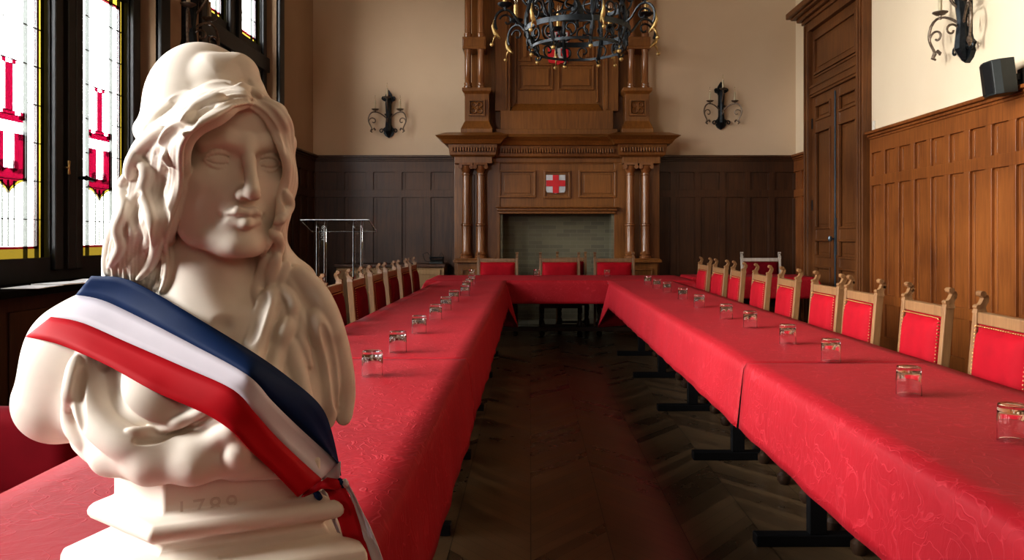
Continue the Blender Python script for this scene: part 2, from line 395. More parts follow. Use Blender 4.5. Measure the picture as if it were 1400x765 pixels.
def wall_panelling(name, segs, pitch, loc, rz, mat, lab):
    mb = MB(); cp = MB()
    for u0, u1 in segs: wainscot(mb, cp, u0, u1, pitch)
    o = mb.build(name, mat, loc=loc, rot=(0, 0, rz), bevel=.003, seg=1); struct(o, lab, 'wall panelling')
    cp.build('panelling_cap', mat, o, bevel=.004, seg=1)
    return o
# back wall: u = -x direction reversed -> use rot pi : local x -> -X, local y -> -Y (out of wall)
wall_panelling('trim_1', [(-XR+.0, -(1.72)), (1.08, -XL)], .388, (0, YB, 0), PI, M_OAKSHADE, 'dark oak panelling on the wall either side of the fireplace')
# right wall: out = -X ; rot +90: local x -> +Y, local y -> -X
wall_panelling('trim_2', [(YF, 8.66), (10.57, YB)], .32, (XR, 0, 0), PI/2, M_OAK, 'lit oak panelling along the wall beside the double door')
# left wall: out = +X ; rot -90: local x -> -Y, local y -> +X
wall_panelling('trim_3', [(-YB, -(wins[2]+RB+.18))], .36, (XL, 0, 0), -PI/2, M_OAKSHADE, 'dark oak panelling in the shadowed corner past the last window')
m = MB()
m.box(XL, XL+.04, YF, wins[2]+RB+.18, 0, ZS-.05)
for i in range(26):
    y = YF+.3+i*.5
    if y < 9.6: m.box(XL+.04, XL+.055, y, y+.36, .2, .78)
struct(m.build('trim_4', M_OAKSHADE, bevel=.004, seg=1), 'dark low panelling under the windows', 'wall panelling')
# window ledge shelf
for w in wins: pass
m = MB()
m.box(XL-.19, XL+.24, YF+.1, wins[2]+RB+.2, ZS-.045, ZS)
struct(m.build('trim_5', M_SHELF, bevel=.008), 'dark window ledge running beneath the stained glass windows', 'window ledge')
WORLD = 27.0
EXPO = 0.12
LOOK = 'Medium High Contrast'
LAMPS = [('fill_lamp', (1.9, -2.6, 3.2), (.6, 5, 1.3), 3., 1.6, 20, (1., .80, .60)),
         ('window_light', (-4.3, 2.35, 3.4), (3.9, 5.4, 2.9), 1.6, 3.0, 600, (1., .98, .90), 1.4),  # added lamp outside the window, boosts light on the right wall
         ('daylight_lamp', (-3.0, .35, 2.3), (1.5, 2.0, 1.9), .8, 1.3, 150, (1., .97, .93))]  # added indoor lamp standing in for side light on the bust
M_CHAIRDK2 = wood('dim_chair_oak', (.13, .07, .035), (.26, .15, .08), .4, scale=2.)
def _edge():
    m, nt, out = nmat('polished_acrylic_edge'); b = N(nt, 'ShaderNodeBsdfPrincipled', i_Roughness=.25); b.inputs['Base Color'].default_value = (.75, .8, .8, 1); b.inputs['Transmission Weight'].default_value = .35
    nt.links.new(b.outputs[0], out.inputs[0]); return m
M_EDGE = _edge()
# ---------------------------------------------------------------- double door in the right wall (local x -> +Y, y -> -X)
def make_door():
    e = empty('door_1', (XR, 0, 0), PI/2)
    a, b = 8.70, 10.55
    cs = MB()
    cs.box(a, a+.15, 0, .11, 0, 4.12); cs.box(b-.15, b, 0, .11, 0, 4.12); cs.box(a+.15, b-.15, 0, .11, 4.0, 4.12)
    cs.box(a+.15, b-.15, 0, .085, 3.10, 3.27)
    cs.box(a+.03, a+.055, .11, .13, 0, 4.1); cs.box(a+.10, a+.15, .11, .125, 0, 4.0); cs.box(b-.055, b-.03, .11, .13, 0, 4.1); cs.box(b-.15, b-.10, .11, .125, 0, 4.0)
    cs.box(a+.15, b-.15, .085, .10, 3.13, 3.155); cs.box(a+.15, b-.15, .085, .10, 3.22, 3.245)
    cs.build('door_casing', M_OAKDR, e, bevel=.006)
    co = MB()
    for z0, z1, d in ((4.12, 4.17, .14), (4.17, 4.22, .19), (4.22, 4.25, .25), (4.25, 4.33, .30)):
        co.box(a-(d-.11), b+(d-.11), 0, d, z0, z1)
    co.build('door_cornice', M_OAKDR, e, bevel=.012)
    tr = MB(); tr.box(a+.15, b-.15, 0, .05, 3.27, 4.0)
    x0, x1, z0, z1 = a+.30, b-.30, 3.42, 3.84
    for w, d in ((.035, .08), (.07, .065)):
        tr.box(x0-w, x1+w, .05, d, z1+w-.03, z1+w); tr.box(x0-w, x1+w, .05, d, z0-w, z0-w+.03)
        tr.box(x0-w, x0-w+.03, .05, d, z0-w+.03, z1+w-.03); tr.box(x1+w-.03, x1+w, .05, d, z0-w+.03, z1+w-.03)
    tr.box(x0+.05, x1-.05, .05, .058, z0+.05, z1-.05)
    tr.build('transom_panel', M_OAKDR, e, bevel=.004)
    mid = 9.63
    for s, (u0, u1) in enumerate(((a+.15, mid-.006), (mid+.006, b-.15))):
        lf = MB(); t = .05
        lf.box(u0, u1, .0, .022, 0.01, 3.10)
        pan = [(2.78, 2.97), (1.34, 2.62), (.97, 1.18), (.20, .83)]
        lf.box(u0, u0+.14, .022, t, .01, 3.10); lf.box(u1-.14, u1, .022, t, .01, 3.10)
        zz = [.01]+[q for p in reversed(pan) for q in p]+[3.10]
        for q in range(0, len(zz), 2): lf.box(u0+.14, u1-.14, .022, t-.001, zz[q], zz[q+1])
        o = lf.build('door_leaf', M_OAKDR, e, bevel=.003, seg=1)
        pm = MB()
        for p0, p1 in pan:
            q0, q1 = u0+.14, u1-.14; w = .028
            for (xx0, xx1, zz0, zz1) in ((q0-w*.5, q1+w*.5, p1-w*.5, p1+w*.5), (q0-w*.5, q1+w*.5, p0-w*.5, p0+w*.5), (q0-w*.5, q0+w*.5, p0+w*.5, p1-w*.5), (q1-w*.5, q1+w*.5, p0+w*.5, p1-w*.5)):
                pm.box(xx0, xx1, .03, .068, zz0, zz1)
            pm.box(q0+.06, q1-.06, .022, .034, p0+.05, p1-.05)
        pm.build('panel_moulding', M_OAKDR, o, bevel=.006)
        hg = MB()
        hx = u0+.01 if s == 0 else u1-.01
        for hz in (.5, 1.65, 2.75): hg.tube([(hx, .055, hz-.07), (hx, .055, hz+.07)], .012, 8)
        hg.build('hinge', M_BLACK, o)
    bl = MB(); bl.tube([(mid-.035, .062, .05), (mid-.035, .062, 3.05)], .011, 8).box(mid-.062, mid-.010, .05, .066, 1.0, 1.46).tube([(mid-.035, .06, 1.2), (mid-.035, .12, 1.2)], .01, 8)
    bl.lathe([(0, -.035), (.02, -.03), (.026, 0), (.02, .03), (0, .035)], (mid-.035, .125, 1.2), 10)
    bl.build('door_bolt', simple('blued_steel', (.10, .13, .16), .3, .9), e, smooth='auto')
    tag(e, 'tall oak double door with heavy cornice in the panelled wall', 'door', kind='structure')
make_door()

# ---------------------------------------------------------------- fireplace
FX = .375
def fireplace():
    e = empty('fireplace', (FX, 0, 0))
    Yb = YB-.003     # wall
    # helper for things symmetric about FX
    def sym(mb, x0, x1, y0, y1, z0, z1):
        mb.box(x0, x1, y0, y1, z0, z1); mb.box(-x1, -x0, y0, y1, z0, z1)
    S = 10.75/F
    def zz(y, Y=10.75): return CAMZ-(y-322)*Y/F
    # piers and body
    b = MB()
    sym(b, .80, 1.44, 10.78, Yb, 0, zz(222, 10.78))
    b.box(-1.44, 1.44, 10.78, Yb, zz(222, 10.78), zz(208, 10.78))
    b.box(-.80, .80, 10.80, Yb, zz(289), zz(212))         # frieze body above opening
    sym(b, 1.16, 1.20, 10.76, 10.78, .62, 2.1)
    b.build('body', M_FIRE, e, bevel=.006)
    # firebox : side cheeks, back, hearth
    f = MB(); f.box(-.80, .80, 11.12, Yb, 0, zz(289)); sym(f, .765, .80, 10.80, 11.12, 0, zz(289)); f.box(-.765, .765, 10.45, 11.12, 0, .04)
    f.build('firebox', brickm, e)
    ml = MB(); ml.box(-.84, .84, 10.70, 10.80, zz(288, 10.7), zz(284, 10.7)).box(-.82, .82, 10.73, 10.80, zz(292, 10.7), zz(288, 10.7)); ml.box(-.86, .86, 10.66, 10.8, zz(284, 10.7), zz(282.5, 10.7))
    ml.build('lintel_moulding', M_FIRE, e, bevel=.008)
    # frieze with framed panels
    fr = MB(); Y = 10.80; k = Y/F
    def pf(x0, x1, y0, y1):  # frame from px
        X0, X1, Z0, Z1 = (x0-725)*k-FX, (x1-725)*k-FX, zz(y1, Y), zz(y0, Y)
        w = .028
        fr.box(X0, X1, Y-.035, Y, Z1-w, Z1); fr.box(X0, X1, Y-.035, Y, Z0, Z0+w); fr.box(X0, X0+w, Y-.035, Y, Z0+w, Z1-w); fr.box(X1-w, X1, Y-.035, Y, Z0+w, Z1-w)
        fr.box(X0+.075, X1-.075, Y-.012, Y, Z0+.06, Z1-.06)
    pf(682, 732.5, 232.5, 270); pf(743.5, 780, 232.5, 271); pf(791, 842.5, 232.5, 270)
    fr.box(-.8, .8, Y-.03, Y, zz(214, Y), zz(211, Y)); fr.box(-.8, .8, Y-.02, Y, zz(224, Y), zz(222.5, Y))
    fr.build('frieze_panel', M_FIRE, e, bevel=.005)
    # cross shield
    def shield(nm, x0, x1, y0, y1, yy, mat, d=.02):
        k = yy/F; X0, X1, Z1, Z0 = (x0-725)*k-FX, (x1-725)*k-FX, zz(y0, yy), zz(y1, yy)
        c = (X0+X1)/2; h = Z1-Z0
        poly = [(X0, Z1), (X1, Z1), (X1, Z0+h*.14), (X1-(X1-X0)*.06, Z0+h*.04), (c+(X1-X0)*.12, Z0+h*.02), (c, Z0-h*.03), (c-(X1-X0)*.12, Z0+h*.02), (X0+(X1-X0)*.06, Z0+h*.04), (X0, Z0+h*.14)]
        o = MB().prism(poly, yy-d, yy).build(nm, mat, e, bevel=.002, seg=1); return o, X0, X1, Z0, Z1
    o, X0, X1, Z0, Z1 = shield('cross_shield', 746.5, 773, 239, 264, 10.79, M_HERW)
    c = (X0+X1)/2; zc = (Z0+Z1)/2+.01
    MB().box(c-.042, c+.042, 10.762, 10.772, Z0+.002, Z1-.002).box(X0+.002, X1-.002, 10.7625, 10.772, zc-.042, zc+.042).build('red_cross', M_HERR, o)
    # mantel cornice: stepped profile, breaks forward over the column pairs
    mc = MB()
    prof = [(zz(213, 10.5), .0), (zz(211, 10.5), .03), (zz(197, 10.5), .05), (zz(196, 10.45), .10), (zz(190, 10.4), .14), (zz(186, 10.4), .20), (zz(184.5, 10.35), .21)]
    def crown(mb, x0, x1, y):     # box ring growing outward toward the top
        rings = []
        for z, d in prof:
            rings.append([(x0-d, y-d, z), (x1+d, y-d, z), (x1+d, Yb, z), (x0-d, Yb, z)])
        mb.loft(rings)
        z, d = prof[-1]; z += .012
        mb.loft([[(x0-d, y-d, prof[-1][0]), (x1+d, y-d, prof[-1][0]), (x1+d, Yb, prof[-1][0]), (x0-d, Yb, prof[-1][0])],
                 [(x0-d+.12, y-d+.25, z+.06), (x1+d-.12, y-d+.25, z+.06), (x1+d-.12, Yb, z+.06), (x0-d+.12, Yb, z+.06)]])
    crown(mc, -1.45, -.88, 10.56); crown(mc, .88, 1.45, 10.56); crown(mc, -1.2, 1.2, 10.74)
    mc.build('mantel_cornice', M_FIRE, e)
    dt = MB()
    n = 44
    for i in range(n):
        x = -.80+1.6*(i+.5)/n; dt.box(x-.011, x+.011, 10.66, 10.72, zz(207, 10.5), zz(201, 10.5))
    for s in (-1, 1):
        for i in range(16):
            x = s*(.86+.6*(i+.5)/16); dt.box(x-.011, x+.011, 10.48, 10.54, zz(207, 10.5), zz(201, 10.5))
    sbuild(dt, 'dentil_band', M_FIRE, e, bevel=.004, seg=1, mid=True)
    # entablature blocks above the columns
    eb = MB(); sym(eb, .90, 1.42, 10.58, 10.78, zz(223, 10.55), zz(211, 10.55)); sym(eb, .885, 1.435, 10.565, 10.78, zz(214, 10.55), zz(212.5, 10.55))
    sbuild(eb, 'entablature_block', M_FIRE, e, bevel=.006)
    # pedestals
    pz = .93
    pd = MB(); sym(pd, .86, 1.42, 10.54, Yb, 0, .12); sym(pd, .90, 1.38, 10.58, 10.80, .12, pz-.06); sym(pd, .85, 1.43, 10.52, 10.80, pz-.06, pz-.02); sym(pd, .87, 1.41, 10.54, 10.8, pz-.02, pz)
    for s in (-1, 1):
        for a, bq in ((.96, 1.32),):
            x0, x1 = sorted((s*a, s*bq))
            pd.box(x0, x1, 10.565, 10.58, .76, .79); pd.box(x0, x1, 10.565, 10.58, .2, .23); pd.box(x0, x0+.03, 10.565, 10.58, .23, .76); pd.box(x1-.03, x1, 10.565, 10.58, .23, .76)
    sbuild(pd, 'pedestal', M_FIRE, e, bevel=.006)
    # four columns with capitals
    for cx in (637.5, 657.3, 861.5, 882.5):
        X = (cx-725)*10.66/F-FX; r = .057
        z0, zr, z1 = pz, zz(307, 10.66), zz(233, 10.66)
        pr = [(r*1.5, z0), (r*1.5, z0+.03), (r*1.25, z0+.035), (r*1.4, z0+.06), (r*1.15, z0+.085), (r*1.08, z0+.10), (r*1.12, zr-.02), (r*1.3, zr-.012), (r*1.3, zr+.012), (r*1.05, zr+.02), (r*.92, z1-.07), (r*1.1, z1-.06), (r*1.1, z1-.045), (r*.9, z1-.04), (r*.95, z1), ]
        c = MB().lathe(pr, (X, 10.66, 0), 24).build('column', M_FIREC, e, smooth='auto')
        cap = MB(); zt = zz(223, 10.66)
        cap.lathe([(r*.95, z1-.03), (r*1.25, z1+.01), (r*1.45, zt-.035)], (X, 10.66, 0), 20)
        cap.box(X-.095, X+.095, 10.57, 10.75, zt-.03, zt)
        for s in (-1, 1):
            for yy in (10.585, 10.735):
                cap.tube([(X+s*.075, yy-.012, zt-.055), (X+s*.075, yy+.012, zt-.055)], .03, 12)
                cap.tube([(X+s*.075, yy-.018, zt-.055), (X+s*.075, yy+.018, zt-.055)], .014, 8)
        cap.build('capital', M_FIREC, c, smooth='auto')
    # ---- overmantel
    top = 5.6
    ob = MB()
    k = 10.95/F
    zb = zz(181, 10.7)
    ob.box(-1.22, 1.22, 11.05, Yb, zb-.05, top)
    ob.box(-.80, .80, 10.88, 11.05, zb-.02, zz(151, 10.88))
    ob.box(-.86, .86, 10.85, 11.05, zb-.02, zz(176, 10.85))
    # frame stiles
    zt0 = zz(151, 10.9)
    sym(ob, .66, .88, 10.93, 11.05, zt0, top); sym(ob, .70, .73, 10.91, 10.93, zt0+.02, top)
    # sloped sill and splayed reveals
    a = .68
    ob.loft([[(-.66, 10.92, zt0), (.66, 10.92, zt0), (.66, 11.06, zt0), (-.66, 11.06, zt0)], [(-.60, 11.04, zz(141, 11)), (.60, 11.04, zz(141, 11)), (.60, 11.06, zz(141, 11)), (-.60, 11.06, zz(141, 11))]])
    ob.build('overmantel', M_FIRE, e, bevel=.005, seg=1)
    pn = MB(); Y = 11.04
    def rp(x0, x1, y0, y1):
        k = Y/F; X0, X1, Z0, Z1 = (x0-725)*k-FX, (x1-725)*k-FX, zz(y1, Y), zz(y0, Y); w = .02
        pn.box(X0, X1, Y-.02, Y+.02, Z1-w, Z1); pn.box(X0, X1, Y-.02, Y+.02, Z0, Z0+w); pn.box(X0, X0+w, Y-.02, Y+.02, Z0+w, Z1-w); pn.box(X1-w, X1, Y-.02, Y+.02, Z0+w, Z1-w)
        pn.box(X0+.06, X1-.06, Y-.014, Y, Z0+.06, Z1-.06)
    rp(709, 756, 88, 123); rp(763, 812, 88, 123); rp(731, 791, 28, 99.5) if False else None
    rp(709, 726, -60, 84); rp(795, 812, -60, 84); rp(731, 790, -60, 20)
    pn.box(-.60, -.575, Y-.03, Y, zz(140, Y), top); pn.box(.575, .60, Y-.03, Y, zz(140, Y), top)
    pn.build('overmantel_panel', M_FIRE, e, bevel=.004, seg=1)
    o, X0, X1, Z0, Z1 = shield('heraldic_shield', 749, 777, 44, 88, 11.02, M_HERR, .03)
    c = (X0+X1)/2; wq = MB(); yq0, yq1 = 10.982, 10.992
    W = X1-X0
    wq.box(X0+.01, X1-.01, yq0, yq1, Z1-.17, Z1-.01); wq.box(c-.035, c+.035, yq0, yq1, Z0+.10, Z1-.17); wq.box(c-W*.46, c+W*.46, yq0, yq1, Z1-.24, Z1-.21)
    for s in (-1, 1): wq.tube([(c+s*.02, yq0, Z0+.11), (c+s*.045, yq0, Z0+.085), (c+s*.08, yq0, Z0+.08)], [.02, .022, .01], 8)
    o2 = wq.build('white_letter', M_HERW, o)
    wr = MB(); wr.box(c-.03, c+.03, yq0-.006, yq0, Z1-.14, Z1-.02); wr.box(c-.10, c+.10, yq0-.006, yq0, Z1-.16, Z1-.13); wr.build('red_letter', M_HERR, o)
    # colonnette pedestals, colonnettes
    pb = MB(); pc = MB()
    for s in (-1, 1):
        x0, x1 = (.95, 1.29)
        q = sorted((s*x0, s*x1)); q0, q1 = q; y0 = 10.72
        zc_, zt_ = zz(165, 10.7), zz(128, 10.7)
        pb.loft([[(q0-.05, y0-.05, zb-.03), (q1+.05, y0-.05, zb-.03), (q1+.05, 11.1, zb-.03), (q0-.05, 11.1, zb-.03)],
                 [(q0-.05, y0-.05, zb+.05), (q1+.05, y0-.05, zb+.05), (q1+.05, 11.1, zb+.05), (q0-.05, 11.1, zb+.05)],
                 [(q0, y0, zc_), (q1, y0, zc_), (q1, 11.1, zc_), (q0, 11.1, zc_)],
                 [(q0, y0, zt_), (q1, y0, zt_), (q1, 11.1, zt_), (q0, 11.1, zt_)],
                 [(q0-.035, y0-.035, zt_+.04), (q1+.035, y0-.035, zt_+.04), (q1+.035, 11.1, zt_+.04), (q0-.035, 11.1, zt_+.04)],
                 [(q0-.035, y0-.035, zt_+.085), (q1+.035, y0-.035, zt_+.085), (q1+.035, 11.1, zt_+.085), (q0-.035, 11.1, zt_+.085)]])
        cx = (q0+q1)/2; z0, z1 = zz(158, 10.7), zz(136, 10.7); w = .02; h0, h1 = cx-.115, cx+.115
        pc.box(h0, h1, y0-.04, y0, z1-w, z1); pc.box(h0, h1, y0-.04, y0, z0, z0+w); pc.box(h0, h0+w, y0-.04, y0, z0+w, z1-w); pc.box(h1-w, h1, y0-.04, y0, z0+w, z1-w)
        zc2 = (z0+z1)/2
        for (dx, dz) in ((-.042, -.042), (.042, -.042), (-.042, .042), (.042, .042)):
            pc.tube([(cx+dx+.034*math.cos(t), y0-.014, zc2+dz+.034*math.sin(t)) for t in np.linspace(0, 2*PI, 13)], .012, 5)
        pc.box(cx-.02, cx+.02, y0-.02, y0, zc2-.02, zc2+.02)
    sbuild(pb, 'colonnette_pedestal', M_FIRE, e, bevel=.005, seg=1); sbuild(pc, 'carved_rosette', M_FIRE, e)
    zs = zz(119, 10.78)
    for cx in (639.7, 657.5, 863, 882):
        X = (cx-725)*10.78/F-FX; r = .048
        zr = zz(60, 10.78)
        MB().lathe([(r*1.25, zs-.03), (r*1.25, zs+.01), (r*1.05, zs+.02), (r*1.15, zs+.05), (r*.95, zs+.07), (r*.95, zr-.12), (r*1.15, zr-.1), (r*1.15, zr+.14), (r*.95, zr+.15), (r*.9, top-.4), (r*1.2, top-.3), (r*1.2, top)], (X, 10.78, 0), 20).build('colonnette', M_FIREC, e, smooth='auto')
    bd = MB(); zr = zz(60, 10.78)
    for s in (-1, 1):
        cx = s*(1.10 if s > 0 else 1.10)
        cc = ((639.7+657.5)/2-725)*10.78/F-FX if s < 0 else ((863+882)/2-725)*10.78/F-FX
        bd.box(cc-.165, cc+.165, 10.71, 11.1, zr-.085, zr+.085); bd.box(cc-.15, cc+.15, 10.70, 11.1, zr-.05, zr+.05)
        MB().box(cc-.18, cc+.18, 10.66, 11.1, top-.02, top+.16).build('colonnette_capital', M_FIRE, e, bevel=.006)
    MB().box(-1.3, 1.3, 10.8, 11.197, top+.16, top+.3).build('crowning_beam', M_FIRE, e, bevel=.006)
    sbuild(bd, 'banded_block', M_FIRE, e, bevel=.006)
    tag(e, 'monumental carved oak fireplace with paired columns and a red cross shield', 'fireplace')
def brick_material():
    m, nt, out = nmat('firebox_brick')
    b = N(nt, 'ShaderNodeBsdfPrincipled', i_Roughness=.85)
    tc = N(nt, 'ShaderNodeTexCoord'); mp = N(nt, 'ShaderNodeMapping'); mp.inputs['Rotation'].default_value = (PI/2, 0, 0)
    br = N(nt, 'ShaderNodeTexBrick', i_Scale=4.5); br.inputs['Color1'].default_value = (.15, .135, .085, 1); br.inputs['Color2'].default_value = (.11, .10, .068, 1); br.inputs['Mortar'].default_value = (.17, .155, .11, 1)
    br.inputs['Mortar Size'].default_value = .012; br.inputs['Brick Width'].default_value = .9; br.inputs['Row Height'].default_value = .25
    nt.links.new(tc.outputs['Object'], mp.inputs[0]); nt.links.new(mp.outputs[0], br.inputs[0]); nt.links.new(br.outputs[0], b.inputs['Base Color'])
    nt.links.new(b.outputs[0], out.inputs[0]); return m
brickm = brick_material()
fireplace()

# ---------------------------------------------------------------- wrought iron helpers
def spiral(c, r0, r1, a0, a1, n=18):   # 2D spiral points
    return [(c[0]+(r0+(r1-r0)*t)*math.cos(a0+(a1-a0)*t), c[1]+(r0+(r1-r0)*t)*math.sin(a0+(a1-a0)*t)) for t in np.linspace(0, 1, n)]
def bez(p0, p1, p2, p3, n=10):
    r = []
    for t in np.linspace(0, 1, n):
        a, b, c, d = (1-t)**3, 3*t*(1-t)**2, 3*t*t*(1-t), t**3
        r.append((a*p0[0]+b*p1[0]+c*p2[0]+d*p3[0], a*p0[1]+b*p1[1]+c*p2[1]+d*p3[1]))
    return r
def candle(parent, x, y, z, h=.13, r=.014):
    c = MB().lathe([(r, 0), (r, h), (r*.55, h+.004)], (x, y, z), 12).build('candle', M_CANDLE, parent, smooth='auto')
    MB().lathe([(r*.55, h), (r*.6, h+.01), (r*.75, h+.03), (r*.45, h+.055), (0.001, h+.08)], (x, y, z), 10).build('bulb', M_BULB, c, smooth=True)
    return c
def sconce():
    e = empty('wall_sconce')            # local: wall plane y=0, out = -y, z=0 at bottom tip
    pl = MB()
    prof = [(0, .0), (.05, .03), (.075, .07), (.06, .10), (.085, .13), (.05, .16), (.035, .2), (.035, .5), (.05, .53), (.085, .545), (.09, .575), (.055, .59), (.045, .63), (.02, .67), (0, .70)]
    poly = prof+[(-x, z) for x, z in reversed(prof[1:-1])]
    pl.prism(poly, -.035, 0)
    for s in (-1, 1):
        pl.tube([(s*.045, -.05, .12), (s*.06, -.05, .09)]+[(s*x, -.05, z) for x, z in spiral((.10, .10), .035, .012, PI, -1.3*PI, 14)], .008, 6)
        pl.tube([(s*x, -.05, z) for x, z in spiral((.075, .57), .028, .01, PI*1.1, -PI, 10)], .011, 6)
        pl.tube([(s*.03, -.05, .33), (s*.055, -.055, .345)], [.018, .008], 6)
    pl.tube([(0, -.035, .02), (0, -.06, .10), (0, -.055, .30), (0, -.07, .50), (0, -.05, .62)], [.02, .05, .034, .045, .015], 8)
    pl.build('backplate', M_IRON, e, smooth='auto')
    def arm(dx, dy, name='arm'):
        a = MB()
        d = Vector((dx, dy, 0)).normalized()
        L = Vector((dx, dy)).length if False else math.hypot(dx, dy)
        def T(p): return (d.x*p[0], -.05+d.y*p[0], p[1])
        a.tube([T(p) for p in bez((.02, .27), (.10, .36), (L*.95, .43), (L+.02, .28))+bez((L+.02, .28), (L+.04, .20), (L-.04, .14), (L-.03, .10))[1:]], .0095, 6)
        a.tube([T(p) for p in spiral((L-.045, .23), .062, .012, -.3, 1.75*PI, 20)], .008, 6)
        a.tube([T(p) for p in ((L-.03, .12), (L-.01, .085), (L-.035, .07))], [.016, .014, .008], 6)
        a.tube([T(p) for p in ((L-.05, .13), (L-.075, .11), (L-.07, .095))], [.014, .012, .006], 6)
        x, y, z = T((L-.075, .385))
        a.tube([(x, y, z-.03), (x, y, z)], .010, 6)
        a.lathe([(.005, 0), (.03, .002), (.052, .018), (.054, .024), (.03, .012), (.016, .01)], (x, y, z), 12)
        o = a.build(name, M_IRONW, e, smooth='auto')
        candle(o, x, y, z+.012, .13)
    arm(-.25, -.09); arm(.25, -.09)
    # centre arm reaching forward with a high dish
    a = MB(); a.tube([(0, -.06, .36), (0, -.12, .42), (0, -.17, .50), (0, -.15, .56)], .01, 6); a.lathe([(.005, 0), (.03, .002), (.052, .018), (.054, .024), (.03, .012), (.016, .01)], (0, -.15, .555), 12)
    a.tube([(0, -.06, .2)]+[(0, -.05-x, z) for x, z in spiral((.08, .23), .05, .012, PI, -PI, 14)], .008, 6)
    o = a.build('arm', M_IRONW, e, smooth='auto'); candle(o, 0, -.15, .567, .13)
    return e
s0 = sconce()
spots = [((( 532-725)*YB/F, YB, 2.66), 0, 'black wrought-iron candle sconce on the back wall between shadowed corner and fireplace'),
         (((985-725)*YB/F, YB, 2.78), 0, 'black wrought-iron candle sconce on the back wall between fireplace and door'),
         ((XR, 6.76, 2.76), -PI/2, 'wrought-iron candle sconce on the bright cream wall above the speaker'),
         ((XL, 7.02, 2.78), PI/2, 'dark wrought-iron candle sconce between two stained glass windows')]
for i, (l, r, lab) in enumerate(spots):
    o = s0 if i == 0 else copy_tree(s0)
    o.location = l; o.rotation_euler = (0, 0, r); tag(o, lab, 'wall sconce', 'wrought-iron wall sconces')
    if i > 1: o.scale = (1.25, 1.25, 1.25)

